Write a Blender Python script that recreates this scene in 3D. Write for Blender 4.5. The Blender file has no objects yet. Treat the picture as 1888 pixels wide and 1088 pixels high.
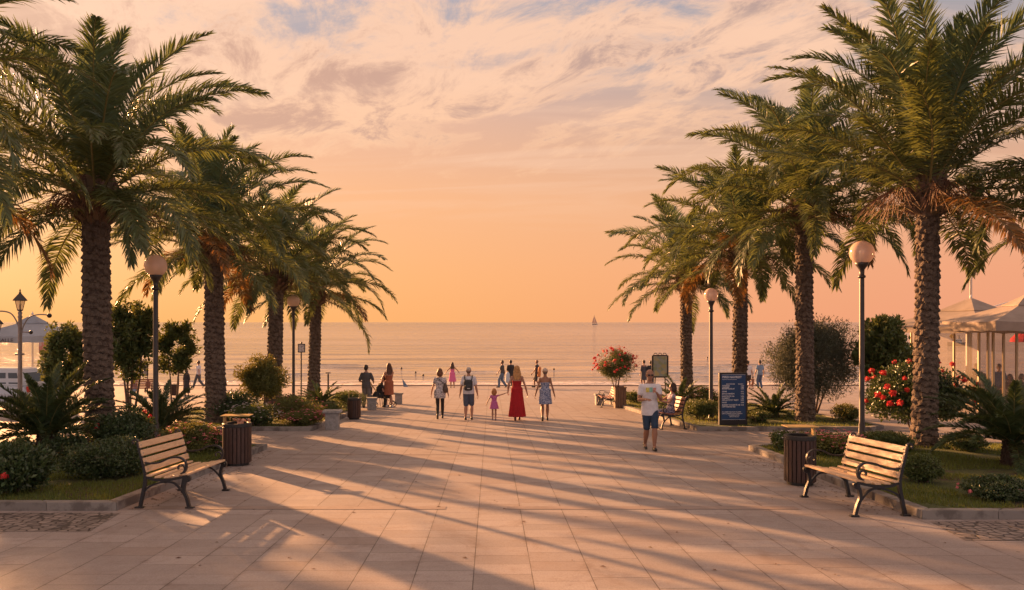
import bpy, math, random
import numpy as np
from mathutils import Vector, Matrix, noise as mnoise
SC = bpy.context.scene
R = math.radians
# ------------------------------------------------------------------ camera
F = 1500.0; CAMZ = 2.12; SLOPE = 0.038; VPX = 906.0; HOR = 594.0
cam = bpy.data.cameras.new("camera"); co = bpy.data.objects.new("camera", cam); SC.collection.objects.link(co)
cam.sensor_width = 36; cam.lens = F/1888*36
cam.shift_x = (944-VPX)/1888; cam.shift_y = (HOR-544)/1888
cam.clip_start = 0.1; cam.clip_end = 60000
co.location = (0, 0, CAMZ); co.rotation_euler = (R(90), 0, 0)
SC.camera = co
# ------------------------------------------------------------------ node helpers
class NT:
    def __init__(s, nt): s.nt = nt; s.n = nt.nodes; s.l = nt.links
    def node(s, t, **k):
        n = s.n.new(t)
        for a, b in k.items(): setattr(n, a, b)
        return n
    def put(s, sock, v):
        if v is None: return
        if isinstance(v, bpy.types.NodeSocket): s.l.new(v, sock)
        else:
            if isinstance(v, (tuple, list)) and len(v) == 3 and sock.type == 'RGBA': v = (*v, 1)
            sock.default_value = v
    def m(s, op, a, b=None, c=None, clamp=False):
        n = s.node('ShaderNodeMath', operation=op); n.use_clamp = clamp
        s.put(n.inputs[0], a); s.put(n.inputs[1], b)
        if c is not None: s.put(n.inputs[2], c)
        return n.outputs[0]
    def mr(s, v, a, b, c=0., d=1., smooth=True):
        n = s.node('ShaderNodeMapRange'); n.interpolation_type = 'SMOOTHSTEP' if smooth else 'LINEAR'
        s.put(n.inputs[0], v); n.inputs[1].default_value = a; n.inputs[2].default_value = b
        n.inputs[3].default_value = c; n.inputs[4].default_value = d
        return n.outputs[0]
    def mix(s, f, a, b, bt='MIX'):
        n = s.node('ShaderNodeMix', data_type='RGBA', blend_type=bt)
        s.put(n.inputs[0], f); s.put(n.inputs[6], a); s.put(n.inputs[7], b)
        return n.outputs[2]
    def ramp(s, f, st, interp='LINEAR'):
        n = s.node('ShaderNodeValToRGB'); cr = n.color_ramp; cr.interpolation = interp
        while len(cr.elements) < len(st): cr.elements.new(0.5)
        for e, (p, c) in zip(cr.elements, st): e.position = p; e.color = (*c, 1)
        s.put(n.inputs[0], f); return n.outputs[0]
    def noise(s, v, sc, det=4, rough=.5, dist=0., dim='3D'):
        n = s.node('ShaderNodeTexNoise'); n.noise_dimensions = dim
        s.put(n.inputs['Vector'], v); n.inputs['Scale'].default_value = sc; n.inputs['Detail'].default_value = det
        n.inputs['Roughness'].default_value = rough; n.inputs['Distortion'].default_value = dist
        return n.outputs['Fac']
    def comb(s, x, y, z=0.):
        n = s.node('ShaderNodeCombineXYZ'); s.put(n.inputs[0], x); s.put(n.inputs[1], y); s.put(n.inputs[2], z); return n.outputs[0]
    def sep(s, v):
        n = s.node('ShaderNodeSeparateXYZ'); s.put(n.inputs[0], v); return n.outputs
    def scale(s, v, xyz):
        n = s.node('ShaderNodeVectorMath', operation='MULTIPLY'); s.put(n.inputs[0], v); n.inputs[1].default_value = xyz; return n.outputs[0]
    def pos(s): return s.node('ShaderNodeNewGeometry').outputs['Position']
    def isl(s): return s.node('ShaderNodeNewGeometry').outputs['Random Per Island']
    def obj(s): return s.node('ShaderNodeTexCoord').outputs['Object']
    def bump(s, h, st=.5, d=.01):
        n = s.node('ShaderNodeBump'); s.put(n.inputs['Height'], h); n.inputs['Strength'].default_value = st; n.inputs['Distance'].default_value = d
        return n.outputs[0]
# ------------------------------------------------------------------ world
AZ = 40.0; ELEV = 11.5
w = bpy.data.worlds.new("World"); SC.world = w; w.use_nodes = True
T = NT(w.node_tree); T.n.clear()
tc = T.node('ShaderNodeTexCoord').outputs['Generated']
x, y, z = T.sep(tc)
hz = T.m('SQRT', T.m('ADD', T.m('MULTIPLY', x, x), T.m('MULTIPLY', y, y)))
az = T.m('DIVIDE', x, T.m('MAXIMUM', hz, .001))
zz = T.m('MAXIMUM', z, 0.)
left = T.ramp(zz, [(0, (1.0, .465, .155)), (.06, (1.0, .48, .185)), (.15, (.98, .49, .24)), (.24, (.86, .49, .33)), (.33, (.47, .40, .42)), (.42, (.42, .41, .48)), (1, (.66, .68, .90))])
right = T.ramp(zz, [(0, (.88, .36, .20)), (.06, (.88, .38, .21)), (.14, (.82, .43, .25)), (.22, (.62, .40, .30)), (.30, (.42, .36, .36)), (.40, (.36, .36, .42)), (1, (.62, .66, .92))])
front = T.mix(T.mr(az, -.35, .62), left, right)
back = T.ramp(zz, [(0, (.86, .78, .86)), (.2, (.84, .80, .94)), (.5, (.80, .82, 1.04)), (1, (.70, .72, .92))])
base = T.mix(T.mr(y, .35, -.35), front, back)
# cloud deck, laid out on a flat ceiling so that it foreshortens towards the horizon
den = T.m('ADD', zz, .07)
px = T.m('DIVIDE', x, den); py = T.m('DIVIDE', y, den)
pv = T.comb(T.m('ADD', T.m('MULTIPLY', px, .62), T.m('MULTIPLY', py, .16)), T.m('MULTIPLY', py, .62), 3.7)
n1 = T.noise(pv, .95, 10, .60, .8)
n2 = T.noise(T.scale(pv, (1.9, 1.0, 1.)), 3.4, 10, .70, .5)
n3 = T.noise(T.scale(pv, (1., 1., 1.)), .55, 3, .5)
# more cover to the left and overhead, thin and streaky low down
cov = T.m('ADD', T.m('MULTIPLY', n1, .72), T.m('MULTIPLY', n2, .28))
bias = T.m('ADD', T.mr(az, .35, -.30, -.035, .045), T.mr(zz, .11, .25, -.13, .06))
# a wedge of denser deck across the upper centre and right
dens = T.mr(T.m('ADD', cov, bias), .498, .572)
dens = T.m('MULTIPLY', dens, T.mr(zz, .10, .19))
lit = T.mix(T.mr(zz, .12, .34), (1.0, .57, .32), (1.0, .62, .42))
dark = T.mix(T.mr(az, -.4, .4), (.66, .375, .265), (.52, .35, .30))
shade = T.mr(T.m('ADD', T.m('MULTIPLY', n3, .45), T.m('MULTIPLY', n2, .55)), .465, .57)
ccol = T.mix(T.m('MULTIPLY', shade, T.mr(T.m('ADD', cov, bias), .52, .60)), lit, dark)
sky = T.mix(T.m('MULTIPLY', dens, .92), base, ccol)
wisp = T.m('MULTIPLY', T.mr(T.noise(T.comb(T.m('MULTIPLY', px, .35), T.m('MULTIPLY', py, 1.1), 9.), 1.3, 8, .6, 1.6), .46, .66), T.mr(zz, .09, .2))
sky = T.mix(T.m('MULTIPLY', wisp, .34), sky, (1.0, .64, .44))
ns = T.node('ShaderNodeTexSky', sky_type='NISHITA'); ns.sun_disc = False; ns.sun_elevation = R(ELEV); ns.sun_rotation = R(-AZ)
ns.dust_density = 3.0
bg1 = T.node('ShaderNodeBackground'); T.put(bg1.inputs[0], sky); bg1.inputs[1].default_value = .27
bg2 = T.node('ShaderNodeBackground'); T.put(bg2.inputs[0], ns.outputs[0]); bg2.inputs[1].default_value = .0012
ad = T.node('ShaderNodeAddShader'); T.l.new(bg1.outputs[0], ad.inputs[0]); T.l.new(bg2.outputs[0], ad.inputs[1])
wo = T.node('ShaderNodeOutputWorld'); T.l.new(ad.outputs[0], wo.inputs[0])
# ------------------------------------------------------------------ sun
sl = bpy.data.lights.new("sun", 'SUN'); so = bpy.data.objects.new("sun", sl); SC.collection.objects.link(so)
sl.energy = 5.0; sl.angle = R(.6); sl.color = (1.0, .46, .18)
sd = Vector((math.sin(R(AZ))*math.cos(R(ELEV)), -math.cos(R(AZ))*math.cos(R(ELEV)), -math.sin(R(ELEV))))
so.rotation_euler = sd.to_track_quat('-Z', 'Y').to_euler(); so.location = (-20, 30, 20)
SC.view_settings.view_transform = 'Standard'; SC.view_settings.look = 'None'
SC.view_settings.exposure = 1.88; SC.view_settings.gamma = 1.0
# ------------------------------------------------------------------ placing: photo pixel -> world point on the sloping promenade
def G(y): return -SLOPE*y
def Yv(v): return 1500*CAMZ/(v-HOR-1500*SLOPE)
def gp(u, v):
    y = Yv(v); return Vector(((u-VPX)/F*y, y, G(y)))
def gy(u, y): return Vector(((u-VPX)/F*y, y, G(y)))
def zat(v, y): return CAMZ-(v-HOR)/F*y          # absolute height seen at row v at depth y
def hat(v, y): return zat(v, y)-G(y)            # the same above the ground
# ------------------------------------------------------------------ mesh builder
class MB:
    def __init__(s): s.v = []; s.f = []; s.mi = []
    def add(s, vs, fs, mi=0):
        o = len(s.v); s.v.extend([tuple(a) for a in vs])
        for f in fs: s.f.append(tuple(i+o for i in f)); s.mi.append(mi)
    def box(s, c, d, rot=None, mi=0, taper=1.0):
        c = Vector(c); h = Vector(d)/2; M = rot if rot is not None else Matrix.Identity(3)
        vs = []
        for k in (-1, 1):
            t = taper if k > 0 else 1
            for a, b in ((-1, -1), (1, -1), (1, 1), (-1, 1)): vs.append(c+M@Vector((a*h.x*t, b*h.y*t, k*h.z)))
        s.add(vs, [(0, 3, 2, 1), (4, 5, 6, 7), (0, 1, 5, 4), (1, 2, 6, 5), (2, 3, 7, 6), (3, 0, 4, 7)], mi)
    def bevbox(s, c, d, b=.01, rot=None, mi=0):
        c = Vector(c); hx, hy, hz = d[0]/2, d[1]/2, d[2]/2; M = rot if rot is not None else Matrix.Identity(3)
        rings = []
        for zz_, ins in ((-hz, b), (-hz+b, 0), (hz-b, 0), (hz, b)):
            X, Y = hx-ins, hy-ins; cb = b
            rings.append([c+M@Vector(p+(zz_,)) for p in ((-X, -Y+cb), (-X+cb, -Y), (X-cb, -Y), (X, -Y+cb), (X, Y-cb), (X-cb, Y), (-X+cb, Y), (-X, Y-cb))])
        s.loft(rings, mi=mi)
    def loft(s, rings, cap=True, mi=0, closed=True):
        n = len(rings[0]); vs = [p for r in rings for p in r]; fs = []
        for i in range(len(rings)-1):
            for j in range(n if closed else n-1):
                k = (j+1) % n; fs.append((i*n+j, i*n+k, (i+1)*n+k, (i+1)*n+j))
        if cap: fs.append(tuple(reversed(range(n)))); fs.append(tuple((len(rings)-1)*n+j for j in range(n)))
        s.add(vs, fs, mi)
    def lathe(s, prof, c=(0, 0, 0), n=24, cap=True, mi=0, sx=1, sy=1):
        c = Vector(c)
        s.loft([[c+Vector((r*math.cos(2*math.pi*j/n)*sx, r*math.sin(2*math.pi*j/n)*sy, z)) for j in range(n)] for r, z in prof], cap, mi)
    def tube(s, pts, r, n=8, mi=0, flat=None, cap=True):
        pts = [Vector(p) for p in pts]; rs = r if isinstance(r, (list, tuple)) else [r]*len(pts)
        rings = []; ref = None
        for i, p in enumerate(pts):
            t = (pts[min(i+1, len(pts)-1)]-pts[max(i-1, 0)])
            t = t.normalized() if t.length > 1e-9 else Vector((0, 0, 1))
            if ref is None:
                ref = Vector((1, 0, 0)) if abs(t.x) < .8 else Vector((0, 1, 0))
                if flat is not None: ref = Vector(flat[0])
            a = (ref-t*ref.dot(t)).normalized(); b = t.cross(a); ref = a
            if flat is not None:
                w_, h_ = flat[1]/2, flat[2]/2
                rings.append([p+a*w_*q[0]+b*h_*q[1] for q in ((-1, -1), (1, -1), (1, 1), (-1, 1))])
            else: rings.append([p+(a*math.cos(2*math.pi*j/n)+b*math.sin(2*math.pi*j/n))*rs[i] for j in range(n)])
        s.loft(rings, cap, mi)
    def ball(s, c, r, n=12, m=8, rot=None, mi=0):
        c = Vector(c); rr = Vector((r, r, r)) if not isinstance(r, (tuple, list, Vector)) else Vector(r)
        M = rot if rot is not None else Matrix.Identity(3); rings = []
        for i in range(1, m):
            a = math.pi*i/m
            rings.append([c+M@Vector((rr.x*math.sin(a)*math.cos(2*math.pi*j/n), rr.y*math.sin(a)*math.sin(2*math.pi*j/n), -rr.z*math.cos(a))) for j in range(n)])
        o = len(rings)*n; vs = [p for q in rings for p in q]+[c+M@Vector((0, 0, -rr.z)), c+M@Vector((0, 0, rr.z))]; fs = []
        for i in range(len(rings)-1):
            for j in range(n): k = (j+1) % n; fs.append((i*n+j, i*n+k, (i+1)*n+k, (i+1)*n+j))
        for j in range(n):
            k = (j+1) % n; fs.append((o, k, j)); fs.append((o+1, (len(rings)-1)*n+j, (len(rings)-1)*n+k))
        s.add(vs, fs, mi)
    def capsule(s, p0, r0, p1, r1, n=10):
        p0 = Vector(p0); p1 = Vector(p1); t = (p1-p0); L = t.length
        if L < 1e-6: s.ball(p0, r0); return
        t.normalize(); a = t.orthogonal().normalized(); b = t.cross(a); rings = []
        for k in range(1, 4):
            q = math.pi/2*k/4; rings.append((p0-t*r0*math.cos(q), r0*math.sin(q)))
        rings += [(p0, r0), (p1, r1)]
        for k in (3, 2, 1):
            q = math.pi/2*k/4; rings.append((p1+t*r1*math.cos(q), r1*math.sin(q)))
        s.loft([[c+(a*math.cos(2*math.pi*j/n)+b*math.sin(2*math.pi*j/n))*r for j in range(n)] for c, r in rings])
    def mesh(s, name):
        me = bpy.data.meshes.new(name); me.from_pydata(s.v, [], s.f); return me
    def build(s, name, mats, parent=None, smooth=False, autosm=None):
        me = s.mesh(name)
        for m_ in (mats if isinstance(mats, (list, tuple)) else [mats]): me.materials.append(m_)
        me.polygons.foreach_set('material_index', s.mi)
        if smooth: me.polygons.foreach_set('use_smooth', [True]*len(s.f))
        me.update()
        return link(name, me, parent)
def link(name, me, parent=None):
    o = bpy.data.objects.new(name, me); SC.collection.objects.link(o)
    if parent is not None: o.parent = parent
    return o
def tag(o, label, cat=None, group=None, kind=None):
    if label: o['label'] = label
    if cat: o['category'] = cat
    if group: o['group'] = group
    if kind: o['kind'] = kind
    return o
def thing(name, label, cat, loc=(0, 0, 0), rz=0., group=None):
    o = bpy.data.objects.new(name, None); SC.collection.objects.link(o)
    o.location = loc; o.rotation_euler = (0, 0, rz); o.empty_display_size = .2
    return tag(o, label, cat, group)
def copy_tree(o, parent=None):
    c = o.copy(); SC.collection.objects.link(c)
    if parent is not None: c.parent = parent
    for ch in [q for q in SC.collection.objects if q.parent == o]: copy_tree(ch, c)
    return c
def struct(mb, name, m_, **k):
    return tag(mb.build(name, m_, **k), None, kind='structure')
# ------------------------------------------------------------------ materials
def mat(name, col=(.5, .5, .5), rough=.6, metal=0., var=.0, vs=8., bump=0., bs=40., bd=.004, spec=None, island=0., transl=None, tmix=.0, emis=None, sheen=0, col2=None, c2s=3., c2r=(.45, .6)):
    m_ = bpy.data.materials.new(name); m_.use_nodes = True; t = NT(m_.node_tree)
    b = t.n['Principled BSDF']; c = col
    if col2 is not None: c = t.mix(t.mr(t.noise(t.obj(), c2s, 5, .6), *c2r), col, col2)
    if var: c = t.mix(t.mr(t.noise(t.obj(), vs, 6, .62), .3, .7), tuple(k*(1-var) for k in col) if col2 is None else c, tuple(min(1, k*(1+var)) for k in col) if col2 is None else t.mix(var, c, (0, 0, 0)))
    if island:
        hsv = t.node('ShaderNodeHueSaturation'); t.put(hsv.inputs['Color'], c)
        r = t.isl(); t.put(hsv.inputs['Value'], t.mr(r, 0, 1, 1-island, 1+island, False)); t.put(hsv.inputs['Hue'], t.mr(t.m('FRACT', t.m('MULTIPLY', r, 7.3)), 0, 1, .5-.03*min(1, island*2), .5+.025*min(1, island*2), False))
        c = hsv.outputs[0]
    t.put(b.inputs['Base Color'], c); b.inputs['Roughness'].default_value = rough; b.inputs['Metallic'].default_value = metal
    if spec is not None: b.inputs['Specular IOR Level'].default_value = spec
    if bump: t.put(b.inputs['Normal'], t.bump(t.noise(t.obj(), bs, 5, .6), bump, bd))
    if emis: t.put(b.inputs['Emission Color'], emis[0]); b.inputs['Emission Strength'].default_value = emis[1]
    if tmix:
        tr = t.node('ShaderNodeBsdfTranslucent')
        if transl is not None:
            mx = t.node('ShaderNodeMix', data_type='RGBA', blend_type='MIX'); mx.inputs[0].default_value = .5
            t.put(mx.inputs[6], c); t.put(mx.inputs[7], transl); t.put(tr.inputs[0], mx.outputs[2])
        else: t.put(tr.inputs[0], c)
        ms = t.node('ShaderNodeMixShader'); ms.inputs[0].default_value = tmix
        t.l.new(b.outputs[0], ms.inputs[1]); t.l.new(tr.outputs[0], ms.inputs[2]); t.l.new(ms.outputs[0], t.n['Material Output'].inputs[0])
    return m_
M = {}
M['palm_a'] = mat('palm leaf', (.085, .135, .078), .42, island=.35, transl=(.24, .27, .05), tmix=.32, spec=.55)
M['palm_b'] = mat('palm leaf mature', (.098, .128, .055), .45, island=.4, transl=(.25, .27, .04), tmix=.36, spec=.45)
M['palm_c'] = mat('palm leaf old', (.16, .105, .040), .6, island=.4, transl=(.40, .17, .02), tmix=.36)
M['rachis'] = mat('palm midrib', (.20, .17, .06), .5)
M["fruit"] = mat("fruit strands", (.15, .075, .035), .7, island=.3)
M['trunk'] = mat('palm trunk', (.165, .125, .095), .9, col2=(.085, .060, .045), c2s=9., var=.25, vs=20, bump=1., bs=38, bd=.03)
M['boss'] = mat('palm leaf bases', (.15, .10, .065), .85, island=.45, bump=.6, bs=60)
M['cycad'] = mat('cycad leaf', (.050, .085, .034), .5, island=.3, transl=(.16, .18, .02), tmix=.22, spec=.55)
M['cytrunk'] = mat('cycad trunk', (.07, .045, .03), .95, bump=1, bs=60, bd=.02)
M['bark'] = mat('shrub bark', (.16, .11, .08), .9, bump=.7, bs=50, var=.3)
M['leaf_dark'] = mat('dark glossy leaf', (.050, .085, .034), .4, island=.45, transl=(.12, .14, .015), tmix=.24)
M['leaf_mid'] = mat('mid green leaf', (.080, .120, .038), .5, island=.45, transl=(.22, .20, .02), tmix=.28)
M['leaf_warm'] = mat('yellow green leaf', (.115, .135, .036), .55, island=.4, transl=(.30, .22, .02), tmix=.3)
M['leaf_olive'] = mat('olive leaf', (.105, .125, .088), .6, island=.35, transl=(.22, .20, .08), tmix=.22)
M['rose'] = mat('red rose petals', (.62, .035, .04), .5, island=.2, transl=(.8, .05, .05), tmix=.2)
M['rosepink'] = mat('pink petals', (.70, .20, .24), .5, island=.3, transl=(.8, .2, .2), tmix=.2)
M['whitefl'] = mat('white petals', (.7, .62, .62), .5, island=.2)
M['iron'] = mat('black cast iron', (.011, .011, .013), .42, metal=.0, bump=.25, bs=90, bd=.002)
M['lamppost'] = mat('dark painted post', (.040, .034, .032), .42, bump=.2, bs=40, bd=.002, var=.2)
M['greypost'] = mat('grey painted post', (.20, .18, .18), .5, var=.15)
M['steel'] = mat('galvanised steel', (.45, .43, .42), .35, metal=.7, var=.15)
M['bronze'] = mat('brass coloured metal', (.50, .34, .13), .45, metal=.15, var=.15)
M['black'] = mat('black rubber', (.02, .02, .02), .6)
M['white'] = mat('white paint', (.72, .70, .68), .5, var=.05)
M['stone'] = mat('grey stone', (.27, .265, .26), .85, var=.22, vs=14, bump=.5, bs=80, bd=.004)
M['kerb'] = mat('kerb stone', (.22, .205, .19), .85, col2=(.12, .108, .10), c2s=3.5, island=.16, bump=.5, bs=60, bd=.004)
M['asphalt_edge'] = mat('quay edge stone', (.22, .17, .15), .8, var=.2, vs=3, bump=.4)
M['canvas'] = mat('off white canvas', (.28, .33, .41), .85, var=.08, vs=2., tmix=.15, bump=.2, bs=8, bd=.02)
M['canvas2'] = mat('cream canvas', (.30, .25, .215), .85, var=.12, vs=2., tmix=.16, bump=.2, bs=8, bd=.02)
M['creamframe'] = mat('cream painted frame', (.42, .32, .18), .5, var=.08)
M['text'] = mat('white lettering', (.75, .76, .78), .6)
M['textdark'] = mat('dark lettering', (.06, .06, .08), .6)
M['signblue'] = mat('blue sign face', (.012, .055, .16), .35, var=.1)
M['signblack'] = mat('black sign frame', (.02, .018, .02), .45)
M['skin'] = mat('skin', (.36, .19, .125), .5, var=.06)
M['skin2'] = mat('tanned skin', (.29, .145, .09), .5, var=.06)
def wood(name, c1, c2, rough=.5, sc=(2, 2, 2)):
    m_ = bpy.data.materials.new(name); m_.use_nodes = True; t = NT(m_.node_tree); b = t.n['Principled BSDF']
    v = t.scale(t.obj(), sc); n = t.noise(v, 6, 8, .65, .8); r = t.isl()
    c = t.mix(t.mr(n, .35, .65), c1, c2)
    h = t.node('ShaderNodeHueSaturation'); t.put(h.inputs['Color'], c); t.put(h.inputs['Value'], t.mr(r, 0, 1, .78, 1.15, False)); t.put(b.inputs['Base Color'], h.outputs[0])
    t.put(b.inputs['Roughness'], t.mr(n, .3, .7, rough-.08, rough+.12)); t.put(b.inputs['Normal'], t.bump(n, .35, .004)); return m_
M['slat'] = wood('pale bench slat', (.66, .46, .28), (.54, .36, .21), .42, (6, 1, 6))
M['slat_red'] = wood('red stained slat', (.26, .09, .05), (.18, .06, .035), .5, (6, 1, 6))
M['binwood'] = wood('dark brown bin slat', (.072, .036, .026), (.040, .022, .017), .5, (6, 6, 1))
M['planterwood'] = wood('weathered planter board', (.20, .12, .075), (.12, .07, .045), .7, (6, 6, 1))
def glassy(name, col=(.9, .9, .9), alpha=.2, rough=.03):
    m_ = bpy.data.materials.new(name); m_.use_nodes = True; t = NT(m_.node_tree); b = t.n['Principled BSDF']
    t.put(b.inputs['Base Color'], col); b.inputs['Roughness'].default_value = rough
    tr = t.node('ShaderNodeBsdfTransparent'); ms = t.node('ShaderNodeMixShader'); ms.inputs[0].default_value = alpha
    t.l.new(tr.outputs[0], ms.inputs[1]); t.l.new(b.outputs[0], ms.inputs[2]); t.l.new(ms.outputs[0], t.n['Material Output'].inputs[0]); return m_
M['glass'] = glassy('window glass', (.22, .19, .16), .34)
M['globe'] = glassy('smoked globe', (.80, .58, .46), .70, .12)
M['lampglass'] = glassy('lantern glass', (.75, .55, .38), .5, .15)
M['carglass'] = mat('car window', (.04, .055, .07), .08)
M['carpaint'] = mat('pale blue car paint', (.42, .48, .56), .22, spec=.6)
M['foam'] = mat('foam', (.7, .65, .62), .9)
def fabric(name, c1, c2=None, sc=30., thr=(.45, .55), rough=.85, kind='noise'):
    m_ = bpy.data.materials.new(name); m_.use_nodes = True; t = NT(m_.node_tree); b = t.n['Principled BSDF']
    if c2 is not None:
        n = t.noise(t.obj(), sc, 3, .6, 1.); c = t.mix(t.mr(n, *thr), c1, c2)
    else: c = t.mix(t.mr(t.noise(t.obj(), 9, 5, .6), .3, .7), tuple(k*.88 for k in c1), tuple(min(1, k*1.1) for k in c1))
    t.put(b.inputs['Base Color'], c); b.inputs['Roughness'].default_value = rough
    t.put(b.inputs['Normal'], t.bump(t.noise(t.obj(), 14, 4, .5, .6), .6, .03)); return m_
# ------------------------------------------------------------------ ground, beach, sea
EDGE = Yv(711.5)
def paving_mat():
    m_ = bpy.data.materials.new('stone paving'); m_.use_nodes = True; t = NT(m_.node_tree); b = t.n['Principled BSDF']
    p = t.pos(); x, y, z = t.sep(p); TW, TD = .56, .36
    X = t.m('DIVIDE', t.m('ADD', x, .17), TW); col = t.m('FLOOR', X); fx = t.m('FRACT', X)
    wn = t.node('ShaderNodeTexWhiteNoise'); wn.noise_dimensions = '1D'; t.put(wn.inputs['W'], col)
    off = t.m('DIVIDE', t.m('FLOOR', t.m('MULTIPLY', wn.outputs[0], 3)), 3.)
    V = t.m('ADD', t.m('DIVIDE', y, TD), off); row = t.m('FLOOR', V); fy = t.m('FRACT', V)
    # some courses are doubled into longer slabs
    wn2 = t.node('ShaderNodeTexWhiteNoise'); wn2.noise_dimensions = '2D'; t.put(wn2.inputs['Vector'], t.comb(col, row))
    dx = t.m('MULTIPLY', t.m('MINIMUM', fx, t.m('SUBTRACT', 1., fx)), TW)
    dy = t.m('MULTIPLY', t.m('MINIMUM', fy, t.m('SUBTRACT', 1., fy)), TD)
    jw = t.mr(t.noise(p, 2.1, 3, .5), .3, .7, .0028, .0055)
    wb = t.node('ShaderNodeTexWhiteNoise'); wb.noise_dimensions = '2D'; t.put(wb.inputs['Vector'], t.comb(col, t.m('FLOOR', t.m('ADD', V, .5))))
    j = t.m('MAXIMUM', t.m('LESS_THAN', dx, jw), t.m('MULTIPLY', t.m('LESS_THAN', dy, t.m('MULTIPLY', jw, .8)), t.m('GREATER_THAN', wb.outputs[0], .28)))
    big = t.noise(p, .55, 6, .6); mid = t.noise(p, 3.2, 7, .68); fine = t.noise(p, 60, 4, .75)
    streak = t.noise(t.scale(p, (1.5, 14, 1)), 5, 5, .6)
    c = t.mix(wn2.outputs[0], (.292, .262, .250), (.385, .348, .335))
    c = t.mix(t.mr(big, .38, .68, 0, .38), c, (.265, .205, .18))
    c = t.mix(t.mr(mid, .50, .74, 0, .45), c, (.23, .18, .16))
    c = t.mix(t.mr(streak, .52, .75, 0, .30), c, (.22, .175, .16))
    c = t.mix(t.mr(fine, .38, .66, 0, .42), c, (.175, .135, .12))
    sp = t.node('ShaderNodeTexVoronoi'); t.put(sp.inputs['Vector'], p); sp.inputs['Scale'].default_value = 1.7
    c = t.mix(t.m('MULTIPLY', t.m('LESS_THAN', sp.outputs['Distance'], .035), .75), c, (.10, .08, .07))
    odd = t.m('GREATER_THAN', wn2.outputs[0], .93); c = t.mix(t.m('MULTIPLY', odd, .5), c, (.23, .18, .155))
    st = t.noise(t.scale(p, (1, .8, 1)), .9, 8, .72, 1.2); c = t.mix(t.mr(st, .54, .70, 0, .6), c, (.20, .155, .135))
    edge_d = dx; c = t.mix(t.m('MULTIPLY', t.mr(edge_d, .05, .0, 0, 1), t.mr(mid, .45, .7, 0, .55)), c, (.16, .12, .105))
    c = t.mix(t.m('MULTIPLY', j, .85), c, (.075, .058, .05))
    t.put(b.inputs['Base Color'], c)
    t.put(b.inputs['Roughness'], t.mr(mid, .3, .75, .52, .74)); b.inputs['Specular IOR Level'].default_value = .22
    h = t.m('ADD', t.m('MULTIPLY', fine, .18), t.m('MULTIPLY', t.m('SUBTRACT', 1., j), 1.))
    h = t.m('ADD', h, t.m('MULTIPLY', mid, .6)); h = t.m('ADD', h, t.m('MULTIPLY', wn2.outputs[0], .35))
    t.put(b.inputs['Normal'], t.bump(h, .5, .006)); return m_
M['paving'] = paving_mat()
def sheet(name, poly, m_, dz=0.):
    mb = MB(); mb.add([(x, y, G(y)+dz) for x, y in poly], [tuple(range(len(poly)))]); return struct(mb, name, m_)
sheet('promenade', [(-90, -60), (90, -60), (90, EDGE-.35), (-90, EDGE-.35)], M['paving'])
mb = MB()   # low coping at the edge and the quay wall below
y0, y1 = EDGE-.35, EDGE
mb.add([(-90, y0, G(y0)), (90, y0, G(y0)), (90, y0, G(y0)+.06), (-90, y0, G(y0)+.06), (-90, y1, G(y0)+.06), (90, y1, G(y0)+.06), (90, y1, -3.4), (-90, y1, -3.4)],
       [(0, 1, 2, 3), (3, 2, 5, 4), (4, 5, 6, 7)])
struct(mb, 'quay_edge', M['asphalt_edge'])
SEA = -2.62
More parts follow.
